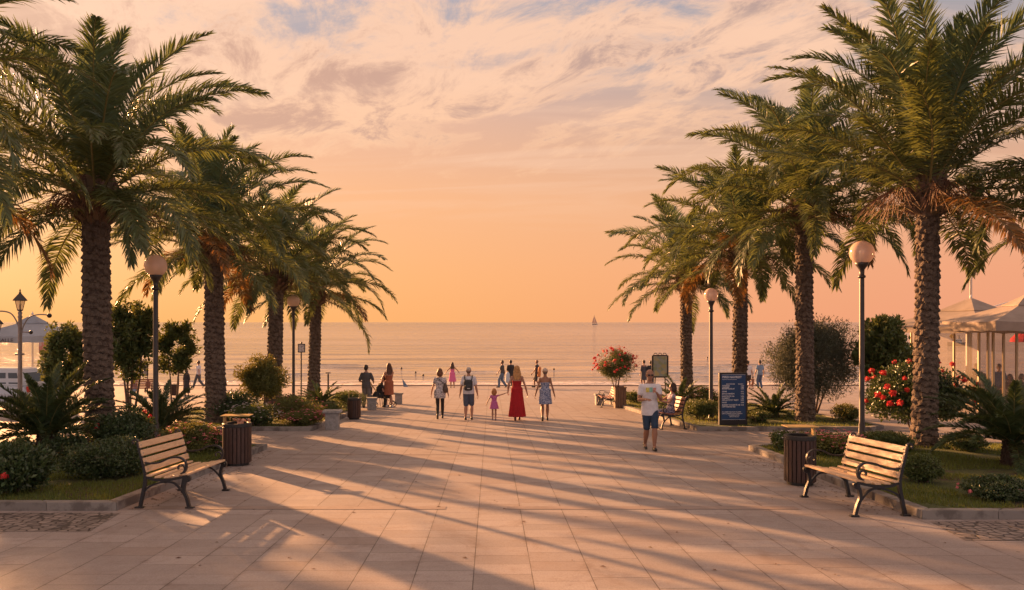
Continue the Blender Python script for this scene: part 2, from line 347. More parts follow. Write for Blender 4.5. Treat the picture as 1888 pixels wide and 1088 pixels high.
def sea_mat():
    m_ = bpy.data.materials.new('sea water'); m_.use_nodes = True; t = NT(m_.node_tree); b = t.n['Principled BSDF']
    p = t.pos(); x, y, z = t.sep(p)
    w1 = t.noise(t.scale(p, (.10, .34, 1)), 1., 5, .6, .4)
    w2 = t.noise(t.scale(p, (.55, 1.5, 1)), 1., 5, .62, .5)
    w3 = t.noise(t.scale(p, (.010, .045, 1)), 1., 4, .55)
    w4 = t.noise(t.scale(p, (.0012, .009, 1)), 1., 4, .55)
    w0 = t.noise(t.scale(p, (.02, .11, 1)), 1., 5, .6, .4); b1 = t.bump(t.m('ADD', t.m('MULTIPLY', w1, 1.), t.m('MULTIPLY', w0, 3.2)), 1., 1.0)
    nb = t.node('ShaderNodeBump'); t.put(nb.inputs['Height'], w2); nb.inputs['Strength'].default_value = 1.; nb.inputs['Distance'].default_value = .26; t.l.new(b1, nb.inputs['Normal'])
    t.l.new(nb.outputs[0], b.inputs['Normal'])
    yn = t.m('ADD', y, t.m('MULTIPLY', t.noise(t.scale(p, (.18, .1, 1)), 1., 3, .5), 9.))
    f1 = t.m('MULTIPLY', t.mr(t.noise(t.scale(p, (.7, 1.1, 1)), 1.5, 8, .72, .8), .40, .56), t.mr(yn, 71., 66.))
    lines = t.m('MULTIPLY', t.mr(t.noise(t.scale(p, (.06, .55, 1)), 1., 6, .62, .9), .60, .67), t.mr(y, 100., 72., 0, .5))
    f = t.m('MAXIMUM', f1, lines)
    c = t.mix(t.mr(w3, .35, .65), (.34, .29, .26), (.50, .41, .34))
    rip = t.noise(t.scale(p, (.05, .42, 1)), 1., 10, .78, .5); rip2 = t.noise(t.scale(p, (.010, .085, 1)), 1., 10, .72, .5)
    c = t.mix(t.mr(rip, .50, .60, 0, .45), c, (.07, .065, .08)); c = t.mix(t.mr(rip2, .50, .60, 0, .5), c, (.11, .10, .12)); c = t.mix(t.mr(rip, .46, .36, 0, .7), c, (.68, .56, .46))  # dark ripple reflections and pale glints painted into the water's base colour
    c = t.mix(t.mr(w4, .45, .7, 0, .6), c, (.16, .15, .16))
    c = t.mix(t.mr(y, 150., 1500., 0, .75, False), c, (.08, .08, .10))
    c = t.mix(f, c, (.62, .56, .54))
    t.put(b.inputs['Specular IOR Level'], t.m('MULTIPLY', t.mr(rip, .50, .60, .95, .32), t.mr(rip2, .48, .60, 1.25, .75)))
    t.put(b.inputs['Base Color'], c); t.put(b.inputs['Roughness'], t.m('MAXIMUM', t.m('MULTIPLY', f, .8), t.mr(w3, .4, .62, .06, .14))); b.inputs['IOR'].default_value = 1.5
    return m_
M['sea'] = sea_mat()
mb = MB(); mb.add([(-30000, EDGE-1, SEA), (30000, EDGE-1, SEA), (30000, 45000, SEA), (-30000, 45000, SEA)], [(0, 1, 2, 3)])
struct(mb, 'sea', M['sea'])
mb = MB()   # breaking wavelets near the quay: real low ridges
rng = np.random.default_rng(5)
for k in range(26):
    yy = 61+rng.random()*30; xx = -45+90*rng.random(); L = 6+14*rng.random(); n = 28; r_ = []
    for i in range(n):
        t_ = i/(n-1); hgt = .10*math.sin(math.pi*t_)*(0.6+.4*rng.random()); yc = yy+.5*math.sin(t_*5+k)+.3*rng.random()
        r_.append([Vector((xx+L*t_, yc+a, SEA-.01+hgt*h)) for a, h in ((-.35, 0), (-.12, .6), (0, 1), (.3, .35), (.8, 0))])
    mb.loft(r_, cap=False, closed=False)
struct(mb, 'waves', M['sea'], smooth=True)
# darker paving bands and cobble panels
M['band'] = mat('dark granite band', (.235, .185, .165), .6, var=.18, vs=3, bump=.3, bs=70)
for a, b_ in (((240, 937), (822, 937)), ((935, 937), (1470, 937))):
    p, q = gp(*a), gp(*b_); sheet('paving_band', [(p.x, p.y-.10), (q.x, p.y-.10), (q.x, p.y+.12), (p.x, p.y+.12)], M['band'], .004)
for v_, u0, u1 in ((838, 520, 880), (838, 935, 1330), (776, 700, 860), (776, 935, 1150)):
    p, q = gp(u0, v_), gp(u1, v_); sheet('paving_band', [(p.x, p.y-.08), (q.x, p.y-.08), (q.x, p.y+.08), (p.x, p.y+.08)], M['band'], .004)
def cobble():
    m_ = bpy.data.materials.new('cobbles'); m_.use_nodes = True; t = NT(m_.node_tree); b = t.n['Principled BSDF']
    p = t.pos(); x, y, z = t.sep(p)
    v = t.comb(t.m('ADD', x, t.m('MULTIPLY', t.noise(p, 3, 2), .05)), t.m('ADD', y, t.m('MULTIPLY', t.m('SINE', t.m('MULTIPLY', x, 9.)), .03)))
    vo = t.node('ShaderNodeTexVoronoi'); vo.feature = 'DISTANCE_TO_EDGE'; t.put(vo.inputs['Vector'], v); vo.inputs['Scale'].default_value = 8.; vo.inputs['Randomness'].default_value = .55
    vc = t.node('ShaderNodeTexVoronoi'); t.put(vc.inputs['Vector'], v); vc.inputs['Scale'].default_value = 8.; vc.inputs['Randomness'].default_value = .55
    e = t.mr(vo.outputs['Distance'], .02, .10)
    c = t.mix(t.sep(vc.outputs['Color'])[0], (.15, .125, .115), (.28, .235, .21))
    t.put(b.inputs['Base Color'], t.mix(e, (.05, .04, .035), c)); b.inputs['Roughness'].default_value = .6
    t.put(b.inputs['Normal'], t.bump(e, 1., .03)); return m_
M['cobble'] = cobble()
# ------------------------------------------------------------------ planting beds
def grassbed():
    m_ = bpy.data.materials.new('lawn and mulch'); m_.use_nodes = True; t = NT(m_.node_tree); b = t.n['Principled BSDF']
    p = t.pos(); n = t.noise(p, .9, 4, .55); f = t.noise(p, 30, 5, .7)
    g_ = t.mix(t.mr(f, .35, .65), (.045, .060, .018), (.085, .105, .028)); s_ = t.mix(t.mr(f, .35, .65), (.045, .028, .02), (.10, .065, .045))
    t.put(b.inputs['Base Color'], t.mix(t.mr(n, .56, .60), g_, s_)); b.inputs['Roughness'].default_value = .95
    t.put(b.inputs['Normal'], t.bump(f, .9, .03)); return m_
M['lawn'] = grassbed()
BEDH = .085; KH = .115; KW = .17
def offset_poly(poly, d):
    n = len(poly); out = []
    for i in range(n):
        p0, p1, p2 = Vector(poly[i-1]), Vector(poly[i]), Vector(poly[(i+1) % n])
        e1 = (p1-p0).normalized(); e2 = (p2-p1).normalized(); n1 = Vector((-e1.y, e1.x)); n2 = Vector((-e2.y, e2.x))
        k = (n1+n2); k /= max(.3, k.dot(n1)); out.append(p1+k*d)
    return out
def bed(poly):   # poly counter-clockwise
    inner = offset_poly(poly, KW); n = len(poly); mb = MB()
    for i in range(n):
        a, b_ = Vector(poly[i]), Vector(poly[(i+1) % n]); c, d = inner[(i+1) % n], inner[i]
        L = (b_-a).length; m_ = max(1, round(L/.95))
        for k in range(m_):
            g_ = .004/max(L, .1); s0, s1 = k/m_+g_, (k+1)/m_-g_
            q = [a.lerp(b_, s0), a.lerp(b_, s1), d.lerp(c, s1), d.lerp(c, s0)]; cen = sum(q, Vector((0, 0)))/4
            rings = []
            for hz_, ins in ((-.1, 0), (KH-.012, 0), (KH, .012)):
                rings.append([Vector(((p.x+(cen-p).normalized().x*ins), (p.y+(cen-p).normalized().y*ins), G(p.y)+hz_)) for p in q])
            mb.loft(rings)
    struct(mb, 'kerb', M['kerb'])
    mb = MB(); inn = offset_poly(poly, KW*.6); mb.add([(p.x, p.y, G(p.y)+BEDH) for p in inn], [tuple(range(n))]); struct(mb, 'bed_soil', M['lawn'])
cL = gp(215, 942); eL = gp(493, 828); cR = gp(1700, 958); eR = gp(1380, 830)
B1L = [(-22, cL.y), (cL.x, cL.y), (eL.x, eL.y), (-6.4, 18.4), (-22, 18.4)]
f2 = gp(575, 795)
B2L = [(-10.6, f2.y), (f2.x, f2.y), (-4.75, 29.5), (-5.4, 31.), (-6.2, 38.5), (-9.5, 38.5), (-10.6, 30)]
B1R = [(eR.x, eR.y), (cR.x, cR.y), (22, cR.y), (22, 18.3), (6.6, 18.3)]
f2r = gp(1285, 795); g2r = gp(1112, 742)
B2R = [(f2r.x, f2r.y), (10.3, f2r.y), (10.9, 22.6), (11.0, 23.4), (10.4, 38.5), (6.5, 38.5), (g2r.x, g2r.y)]
for b_ in (B1L, B2L, B1R, B2R): bed(b_)
def inside(x, y, poly):
    c = False; n = len(poly); j = n-1
    for i in range(n):
        xi, yi = poly[i]; xj, yj = poly[j]
        if (yi > y) != (yj > y) and x < (xj-xi)*(y-yi)/(yj-yi)+xi: c = not c
        j = i
    return c
sheet('cobbled_panel', [(-22, gp(0, 980).y), (gp(165, 980).x, gp(0, 980).y), (gp(222, 946).x, gp(0, 946).y), (-22, gp(0, 946).y)], M['cobble'], .004)
sheet('cobbled_panel', [(gp(1780, 997).x, gp(0, 997).y), (22, gp(0, 997).y), (22, gp(0, 962).y), (gp(1715, 962).x, gp(0, 962).y)], M['cobble'], .004)
0 and sheet('cobbled_panel', [(gp(1340, 842).x, gp(0, 842).y), (gp(1400, 842).x-.25, gp(0, 842).y), (gp(1392, 826).x-.3, gp(0, 826).y), (gp(1345, 826).x, gp(0, 826).y)], M['cobble'], .004)
M['grass'] = mat('grass blades', (.095, .140, .030), .6, island=.4, transl=(.35, .32, .02), tmix=.35)
def grass(poly, n, x0, x1, y0, y1, seed, h=.055):
    rg = np.random.default_rng(seed); vs = []; fs = []; inn = [tuple(p) for p in offset_poly(poly, KW+.02)]
    xs = x0+(x1-x0)*rg.random(n); ys = y0+(y1-y0)*rg.random(n); a = rg.random(n)*6.283; hh = h*(.5+rg.random(n)); ln = (rg.random((n, 2))-.5)*.05
    keep = [i for i in range(n) if inside(xs[i], ys[i], inn) and mnoise.noise(Vector((xs[i]*.9+3, ys[i]*.9, seed))) < .22]
    for i in keep:
        z0 = G(ys[i])+BEDH-.003; dx, dy = math.cos(a[i])*.006, math.sin(a[i])*.006; o = len(vs)
        vs += [(xs[i]-dx, ys[i]-dy, z0), (xs[i]+dx, ys[i]+dy, z0), (xs[i]+ln[i][0], ys[i]+ln[i][1], z0+hh[i])]; fs.append((o, o+1, o+2))
    me = bpy.data.meshes.new('grass'); me.from_pydata(vs, [], fs); me.materials.append(M['grass']); o = link('grass', me)
    return o
for po, n, bb, sd_, lb in ((B1L, 52000, (-10, -4.9, 10.9, 18.4), 1, 'short green lawn round the left near bench bed'), (B1R, 60000, (5.3, 12, 10.3, 18.3), 2, 'sunlit short lawn behind the right near bench'),
                       (B2L, 26000, (-10.6, -4.7, 22, 38.5), 3, 'strip of lawn in the far left flower bed'), (B2R, 32000, (4.7, 11, 22, 38.5), 4, 'strip of lawn behind the blue sign bed')):
    tag(grass(po, n, *bb, sd_), lb, 'grass', kind='stuff')
# ------------------------------------------------------------------ fronds
def unit(a): return a/np.maximum(np.linalg.norm(a, axis=-1, keepdims=True), 1e-9)
def frond(mb, org, az, e0, bend, L, nl, lmax, lw, rg, mi, droop=.35, vee=30., s0=.14, twist=0., a0=62, a1=24, rr=.022, rmi=3, curlp=1.35, lean=0.):
    n = nl; s = np.linspace(0, 1, n); el = e0-bend*s**curlp; azs = az+lean*s**1.5
    D = np.stack([np.cos(el)*np.cos(azs), np.cos(el)*np.sin(azs), np.sin(el)], 1)
    P = np.array(org)+np.vstack([[0, 0, 0], np.cumsum((D[1:]+D[:-1])/2*L/(n-1), axis=0)])
    S = np.stack([-np.sin(azs), np.cos(azs), 0*azs], 1)
    tw = twist*s; U = np.cross(D, S)*-1; U = np.where(U[:, 2:3] < 0, U, U); U = np.cross(S, D)*-1
    S2 = S*np.cos(tw)[:, None]+U*np.sin(tw)[:, None]; U2 = -S*np.sin(tw)[:, None]+U*np.cos(tw)[:, None]
    U2 = np.where((np.cross(D, S2)[:, 2:3]) > 0, np.cross(D, S2), -np.cross(D, S2)) if abs(twist) < 1e-6 else U2
    m = s >= s0; q = (s[m]-s0)/(1-s0); k = m.sum()
    prof = np.clip(np.sin(np.pi*(q*.72+.14)), 0, 1)**.7*(.62+.38*(1-q**3))
    for sg in (-1, 1):
        ang = np.radians(a0+(a1-a0)*q+rg.normal(0, 5, k)); ve = np.radians(vee+rg.normal(0, 14, k))
        d = D[m]*np.cos(ang)[:, None]+(sg*S2[m]*np.cos(ve)[:, None]+U2[m]*np.sin(ve)[:, None])*np.sin(ang)[:, None]
        d = unit(d); l = lmax*prof*(.85+.3*rg.random(k))
        d2 = d.copy(); d2[:, 2] -= droop*(.5+rg.random(k)); d2 = unit(d2)
        B = P[m]+D[m]*(rg.normal(0, .006, k))[:, None]
        wd = unit(np.cross(d, U2[m]+rg.normal(0, .35, (k, 3))))
        mid = B+d*(l*.5)[:, None]; tip = mid+d2*(l*.5)[:, None]
        w2 = lw*(.8+.4*rg.random(k))[:, None]/2
        vs = np.stack([B-wd*w2*.6, B+wd*w2*.6, mid-wd*w2, mid+wd*w2, tip], 1).reshape(-1, 3)
        o = len(mb.v); mb.v.extend(map(tuple, vs.tolist()))
        for i in range(k):
            a = o+i*5; mb.f.append((a, a+1, a+3, a+2)); mb.f.append((a+2, a+3, a+4)); mb.mi.append(mi); mb.mi.append(mi)
    st = max(1, n//10); idx = list(range(0, n, st)); 
    if idx[-1] != n-1: idx.append(n-1)
    rings = []
    for i in idx:
        r = rr*(1-.85*s[i]); p = Vector(P[i]); a = Vector(S[i]); b_ = Vector(np.cross(D[i], S[i]))
        rings.append([p+a*r, p+b_*r*.7, p-a*r, p-b_*r*.7])
    mb.loft(rings, mi=rmi)
    return P
def palm(u, Y, vtop, L, r, seed, label, nf=46, uoff=0., low=1.0, leanx=0., z_extra=0., x=None, clear=None):
    rg = np.random.default_rng(seed); loc = gy(u, Y); leanx = leanx or rg.uniform(-.16, .16)
    if x is not None: loc = Vector((x, Y, G(Y)))
    H = hat(vtop, Y); L *= .93; nf = int(nf*.9); root = thing('palm_tree', label, 'palm tree', loc, 0, 'date palms along the promenade')
    # trunk with leaf scars
    n, rows = 56, int(H/.028); V = []; ph = rg.random()*10; nd = 9
    for i in range(rows+1):
        z_ = H*i/rows; t_ = z_/H; rad = r*(1.0+.22*math.exp(-z_*2.2)-.10*t_+.12*max(0, t_-.9)*10*.5)
        cx = leanx*math.sin(t_*1.6)
        for j in range(n):
            a = 2*math.pi*j/n; rw = z_/.15+.55*abs((a*nd/(2*math.pi)) % 1-.5)+2*a/(2*math.pi)+.10*mnoise.noise(Vector((round(a*nd/(2*math.pi))*7.7, ph, z_*2.1)))*3+.18*mnoise.noise(Vector((math.cos(a)*2, math.sin(a)*2, z_*1.5+ph))); ri = math.floor(rw); fz = rw-ri
            aa = a*nd/(2*math.pi)+.5*(ri % 2)+.25*mnoise.noise(Vector((ri*3.1, ph, a))); fa = abs((aa % 1)-.5)*2
            dsp = (.75-fz)*.060*(1-fa**2.2)+.028*mnoise.noise(Vector((math.cos(a)*3, math.sin(a)*3, z_*9+ph)))+.012*mnoise.noise(Vector((math.cos(a)*9, math.sin(a)*9, z_*22)))
            rr_ = rad*(1+.05*mnoise.noise(Vector((math.cos(a), math.sin(a), z_+ph))))+dsp
            V.append((cx+rr_*math.cos(a), rr_*math.sin(a), z_-.12*(i == 0)))
    mb = MB(); Fs = []
    for i in range(rows):
        for j in range(n): k = (j+1) % n; Fs.append((i*n+j, i*n+k, (i+1)*n+k, (i+1)*n+j))
    mb.add(V, Fs); mb.build('trunk', M['trunk'], root)
    tx = leanx*math.sin(1.6)
    # leaf bases
    mb = MB(); bh = .85; nb = 96
    mb.lathe([(r*.9, H-.2), (r*1.25, H+.15), (r*1.3, H+.45), (r*.9, H+bh), (.05, H+bh+.2)], (tx, 0, 0), 16)
    for k in range(nb):
        t_ = k/nb; a = k*2.39996+rg.normal(0, .06); z_ = H-.1+bh*1.05*t_; rad = r*(1.0+.42*math.sin(math.pi*min(1, t_*.8+.12))); e = R(28+50*t_)
        M3 = Matrix.Rotation(a, 3, 'Z')@Matrix.Rotation(-e, 3, 'Y')
        mb.box(Vector((tx+rad*math.cos(a), rad*math.sin(a), z_))+M3@Vector((.07, 0, 0)), (.26+.1*rg.random(), .15, .06), M3@Matrix.Rotation(R(90), 3, 'Y'), taper=.62) if False else mb.box(Vector((tx+rad*math.cos(a), rad*math.sin(a), z_)), (.15, .075, .26+.12*rg.random()), Matrix.Rotation(a+R(90), 3, 'Z')@Matrix.Rotation(-R(90-math.degrees(e)), 3, 'X').transposed()@Matrix.Identity(3), taper=.6)
    mb.build('leaf_base', M['boss'], root)
    # crown
    mb = MB(); oz = H+.72
    for k in range(nf):
        t_ = (k+.5)/nf; a = k*2.39996+rg.normal(0, .16)
        e0 = R(88-98*t_**1.2*low+rg.normal(0, 6)); bend = R(34+50*math.sin(math.pi*min(1, t_*.70+.12))+rg.normal(0, 12)); 
        Lk = L*(.80+.22*math.sin(math.pi*min(1, .25+t_*.75)))*(1+rg.normal(0, .05))
        if t_ < .12: Lk *= .8
        if clear and t_ > .42 and clear[0] < math.degrees(a) % 360 < clear[1]: e0 += R(30); bend *= .62
        rr_ = r*.55*t_**.5; o = (tx+rr_*math.cos(a), rr_*math.sin(a), oz-.55*t_)
        mi = 0 if t_ < .45 else (1 if rg.random() < .94 or t_ < .75 else 2)
        if t_ > .93 and rg.random() < .12: mi = 2
        frond(mb, o, a, e0, bend, Lk, int(150*L/4.4), .64*L/4.4, .036, rg, mi, a0=72, a1=26, curlp=1.7, droop=.22+.36*t_, vee=30-22*t_, twist=rg.normal(0, .25), lean=rg.normal(0, .28), rr=.028)
    mb.build('crown', [M['palm_a'], M['palm_b'], M['palm_c'], M['rachis']], root)
    mb = MB()
    for k in range(9):
        a0_ = k*.698+rg.normal(0, .2); cl = .75+.35*rg.random()
        st_ = [Vector((tx, 0, H+.45)), Vector((tx+math.cos(a0_)*cl*.55, math.sin(a0_)*cl*.55, H+.55)), Vector((tx+math.cos(a0_)*cl, math.sin(a0_)*cl, H+.3))]
        mb.tube(st_, .012, 4)
        for q in range(34):
            d = Vector((rg.normal(0, .28)+math.cos(a0_)*.25, rg.normal(0, .28)+math.sin(a0_)*.25, -.35-.3*rg.random())); p0 = st_[1].lerp(st_[2], rg.random()); 
            mb.tube([p0, p0+d*.5+Vector((0, 0, .06)), p0+d], .006, 3, cap=False)
    mb.build('fruit_stalk', M['fruit'], root)
    return root
palm(187, 17.5, 400, 4.55, .285, 11, 'tall palm on the left nearest the camera, thick trunk behind the big cycad', 66)
palm(399, 24.0, 478, 4.3, .28, 12, 'second palm of the left row, trunk between the shrub tree and the round bush', 60)
palm(503, 30.0, 530, 4.3, .27, 13, 'third palm of the left row, just right of the round clipped bush', 56)
palm(577, 35.0, 556, 4.2, .25, 14, 'farthest palm of the left row, behind the small cycad', 54)
palm(1703, 17.8, 385, 4.8, .235, 21, 'tall palm on the right nearest the camera, trunk in front of the red rose bush', 66, clear=(130, 262))
palm(1485, 24.3, 412, 4.7, .245, 22, 'second palm of the right row, trunk in front of the grey olive shrub', 62)
palm(1362, 29.0, 490, 4.6, .25, 23, 'third palm of the right row, trunk rising behind the blue sign', 58)
palm(1267, 35.0, 533, 4.2, .24, 24, 'farthest palm of the right row, behind the poster stand', 54)
palm(-245, 13.0, 290, 4.3, .27, 31, 'palm beyond the left edge, only its hanging fronds reach into the picture', 44)
palm(2105, 17.0, 400, 4.4, .25, 32, 'palm beyond the right edge, only its left fronds reach into the picture', 44)
palm(0, 32.0, 500, 4.4, .26, 33, 'palm far beyond the left edge that shades the paving in the near left corner', 44, x=-23.6)
palm(0, 28.5, 470, 4.6, .26, 34, 'second palm beyond the left edge that shades the near paving', 44, x=-26.5)
# ------------------------------------------------------------------ cycads
def cycad(u, v, L, label, seed, nf=34, th=.35, nl=64):
    rg = np.random.default_rng(seed); loc = gp(u, v); loc.z += BEDH-.02
    root = thing('cycad', label, 'cycad', loc, 0, 'cycads in the flower beds')
    mb = MB()
    for k in range(60):
        a = k*2.4; t_ = k/60; rr_ = .17*(1-.25*t_); mb.box((rr_*math.cos(a), rr_*math.sin(a), th*t_), (.09, .06, .12), Matrix.Rotation(a, 3, 'Z')@Matrix.Rotation(R(30), 3, 'Y'), taper=.5)
    mb.lathe([(.17, -.05), (.17, th*.6), (.10, th), (.02, th+.06)], (0, 0, 0), 12); mb.build('trunk', M['cytrunk'], root)
    mb = MB()
    for k in range(nf):
        t_ = (k+.5)/nf; a = k*2.39996+rg.normal(0, .1); e0 = R(74-64*t_+rg.normal(0, 5)); bend = R(34+36*t_+rg.normal(0, 6))
        frond(mb, (.05*math.cos(a), .05*math.sin(a), th), a, e0, bend, L*(.85+.2*rg.random()), int(nl*1.6), .19*L/1.4, .018+.004*L, rg, 0, droop=.10, vee=26, s0=.08, a0=62, a1=34, rr=.012, rmi=1, curlp=1.5)
    mb.build('crown', [M['cycad'], M['rachis']], root); return root
cycad(85, 850, 1.55, 'large dark cycad at the left edge in front of the thick palm trunk', 1, 44, .45, 72)
cycad(298, 806, 1.35, 'broad cycad around the foot of the left near globe lamp', 2, 38, .2)
cycad(592, 760, 1.05, 'small cycad in the far left bed beneath the farthest left palm', 3, 26, .2, 50)
cycad(1868, 868, 1.60, 'large dark cycad at the right edge with dark trunk', 4, 44, .45, 72)
cycad(1252, 766, 1.10, 'small cycad below the poster stand behind the seated woman', 5, 28, .35, 50)
cycad(1425, 775, 1.05, 'spreading cycad right of the blue sign', 6, 30, .15, 54)
# ------------------------------------------------------------------ leafy shrubs
def leafcloud(mb, rg, c, rad, n, ll, lw, clumps=16, cr=.45, flat=0., updir=.25, mi=0, tight=.6):
    c = np.array(c); rad = np.array(rad)
    d = unit(rg.normal(0, 1, (clumps, 3))); cc = d*rad*(.35+.50*rg.random((clumps, 1))); 
    ci = rg.integers(0, clumps, n); off = unit(rg.normal(0, 1, (n, 3)))*(rg.random((n, 1))**.45)*cr*rad*(.7+.6*rg.random(clumps)[ci][:, None])
    p = c+cc[ci]+off; keep = p[:, 2] > c[2]-rad[2]*(1.12 if flat == 0 else flat); p = p[keep]; off = off[keep]; n = len(p)
    dr = unit(off/rad*1.2+rg.normal(0, .7, (n, 3))+np.array([0, 0, updir])); wd = unit(np.cross(dr, rg.normal(0, 1, (n, 3)))); nn = np.cross(dr, wd)
    l = ll*(.6+.8*rg.random((n, 1))); w_ = lw*(.6+.8*rg.random((n, 1)))/2
    vs = np.stack([p, p+dr*l*.5-wd*w_+nn*l*.1, p+dr*l, p+dr*l*.5+wd*w_+nn*l*.1], 1).reshape(-1, 3)
    o = len(mb.v); mb.v.extend(map(tuple, vs.tolist()))
    for i in range(n): a = o+4*i; mb.f.append((a, a+1, a+2, a+3)); mb.mi.append(mi)
    return p
def rose(mb, c, r, rg, mi=0):
    c = Vector(c)
    for k in range(26):
        z_ = 1-1.6*(k+.5)/26; a = k*2.4; q_ = math.sqrt(max(0, 1-z_*z_)); d = Vector((math.cos(a)*q_, math.sin(a)*q_, z_)); sx = d.orthogonal().normalized(); up = sx.cross(d); th = rg.random()*6.28
        sx, up = sx*math.cos(th)+up*math.sin(th), up*math.cos(th)-sx*math.sin(th); p = c+d*r*(.45+.25*rg.random()); ww = r*(.24+.12*rg.random()); n_ = (d+sx*rg.normal(0, .5)).normalized()
        mb.add([p-sx*ww*.5, p+n_*ww*.4-sx*ww+up*ww*.8, p+n_*ww*.9+up*ww*1.3, p+n_*ww*.4+sx*ww+up*ww*.8], [(0, 1, 2, 3)], mi)
    mb.ball(c, r*.60, 8, 6, mi=mi)
def shrub(name, label, cat, loc, c, rad, n, ll, lw, mk, seed, stems=3, flowers=0, fr=.05, fm='rose', clumps=16, cr=.45, group=None, stemr=.02, small=0, smk='whitefl', fshell=.95, flat=0., spread=.5, updir=.25):
    rg = np.random.default_rng(seed); root = thing(name, label, cat, loc, 0, group)
    mb = MB(); leafcloud(mb, rg, c, rad, n, ll, lw, clumps, cr, flat, updir)
    leafcloud(mb, rg, c, np.array(rad)*1.08, n//3, ll*.9, lw*.9, clumps*3, cr*.55, flat, updir)
    fo = mb.build('foliage', M[mk], root)
    mb = MB(); c = Vector(c); rad = Vector(rad)
    for k in range(stems):
        a = k*2.4+seed; b0 = Vector((math.cos(a)*.05*stems*.3, math.sin(a)*.05*stems*.3, -.05)); tip = c+Vector((math.cos(a)*rad.x*spread, math.sin(a)*rad.y*spread, rad.z*.2))
        kn = b0.lerp(tip, .5)+Vector((rg.normal(0, .05), rg.normal(0, .05), 0)); pts = [b0, b0.lerp(kn, .6)+Vector((rg.normal(0, .03), 0, 0)), kn, kn.lerp(tip, .5), tip]
        mb.tube(pts, [stemr*1.3, stemr, stemr*.8, stemr*.6, stemr*.3], 7)
        for q in range(5):
            s_ = kn.lerp(tip, .2+.18*q); d = Vector((rg.normal(0, 1)*rad.x, rg.normal(0, 1)*rad.y, abs(rg.normal(0, .8))*rad.z))*.45; mb.tube([s_, s_+d*.5+Vector((0, 0, .03)), s_+d], [stemr*.4, stemr*.25, stemr*.1], 5)
    mb.build('stem', M['bark'], root, smooth=True)
    for k in range(flowers):
        a = rg.random()*6.283; e = math.asin(-.25+1.2*rg.random()) if True else 0; d = Vector((math.cos(a)*math.cos(e)*rad.x, math.sin(a)*math.cos(e)*rad.y, math.sin(e)*rad.z))
        mb = MB(); rose(mb, c+d*(fshell+.14*rg.random()), fr*(.75+.5*rg.random()), rg); mb.build('flower', M[fm], root)
    if small:
        mb = MB()
        for k in range(small):
            a = rg.random()*6.283; e = math.asin(min(.99, -.1+1.1*rg.random())); p = c+Vector((math.cos(a)*math.cos(e)*rad.x, math.sin(a)*math.cos(e)*rad.y, math.sin(e)*rad.z))*(.9+.25*rg.random())
            for q in range(4): aa = q*1.57+a; mb.add([p, p+Vector((math.cos(aa)*.03, math.sin(aa)*.03, .008)), p+Vector((math.cos(aa+.8)*.035, math.sin(aa+.8)*.035, .02)), p+Vector((math.cos(aa+1.5)*.03, math.sin(aa+1.5)*.03, .008))], [(0, 1, 2, 3)])
        tag(mb.build('blossom', M[smk], root), None, kind='stuff')
    return root
def pix(u, vb, vt, wpx, Y=None):
    """ground point under u at row vb (or depth Y); returns loc, height above ground at row vt, half width"""
    Y = Yv(vb) if Y is None else Y
    return gy(u, Y), hat(vt, Y), wpx/2/F*Y
def bush(name, label, cat, u, vb, vt, wpx, n, ll, lw, mk, seed, base=0., Y=None, dz=BEDH, **k):
    loc, h, hw = pix(u, vb, vt, wpx, Y); loc.z += dz; h -= dz; lo = base*h
    return shrub(name, label, cat, loc, (0, 0, (h+lo)/2), (hw, min(hw, 1.2), (h-lo)/2), n, ll, lw, mk, seed, **k)
# left background: three small bay trees
bush('shrub_tree', 'dark round-headed small tree left of the thick palm trunk', 'tree', 128, 760, 582, 112, 6500, .15, .07, 'leaf_mid', 41, .26, Y=25, dz=0., stems=3, stemr=.03, clumps=34, cr=.26, spread=.3)
bush('shrub_tree', 'tallest leafy small tree directly right of the thick palm trunk', 'tree', 240, 760, 542, 112, 7000, .15, .07, 'leaf_mid', 42, .30, Y=24.6, dz=0., stems=4, stemr=.035, clumps=40, cr=.22, spread=.4)
bush('shrub_tree', 'airy small tree on thin stems between lamp post and second palm', 'tree', 324, 760, 592, 92, 3200, .14, .065, 'leaf_mid', 43, .44, Y=25.2, dz=0., stems=3, stemr=.026, clumps=26, cr=.20, spread=.35)
# near left bed
bush('rose_bush', 'rose bush with one red bloom at the left edge of the lawn', 'bush', 22, 920, 828, 130, 6500, .075, .045, 'leaf_dark', 44, 0, stems=5, flowers=2, fr=.05, clumps=18, stemr=.010)
bush('hedge', 'low clipped hedge left of the near left bench', 'hedge', 200, 888, 805, 165, 13000, .045, .028, 'leaf_dark', 45, 0, stems=5, clumps=34, cr=.38, stemr=.01, spread=.6)
bush('rose_bush', 'tall rose bush with red blooms in front of the left lamp', 'bush', 232, 842, 758, 120, 6500, .07, .04, 'leaf_dark', 46, 0, stems=5, flowers=9, fr=.055, clumps=18, stemr=.010)
bush('flower_bush', 'loose yellowish bush behind the left bench backrest', 'bush', 350, 842, 780, 110, 6000, .05, .03, 'leaf_warm', 47, 0, stems=4, small=60, clumps=18, stemr=.008, smk='rosepink')
bush('flower_bush', 'pink and white flowering bush between left bench and bin', 'bush', 398, 838, 796, 70, 4000, .045, .028, 'leaf_mid', 48, 0, stems=4, small=110, clumps=14, stemr=.008, smk='rosepink')
bush('hedge', 'small dark shrub under the big left cycad', 'hedge', 120, 862, 800, 80, 3600, .05, .03, 'leaf_dark', 49, 0, stems=3, clumps=12, stemr=.008)
bush('hedge', 'low dark ground shrub at the far left behind the rose bush', 'hedge', 28, 868, 808, 80, 3600, .05, .03, 'leaf_mid', 50, 0, stems=3, clumps=12, stemr=.008)
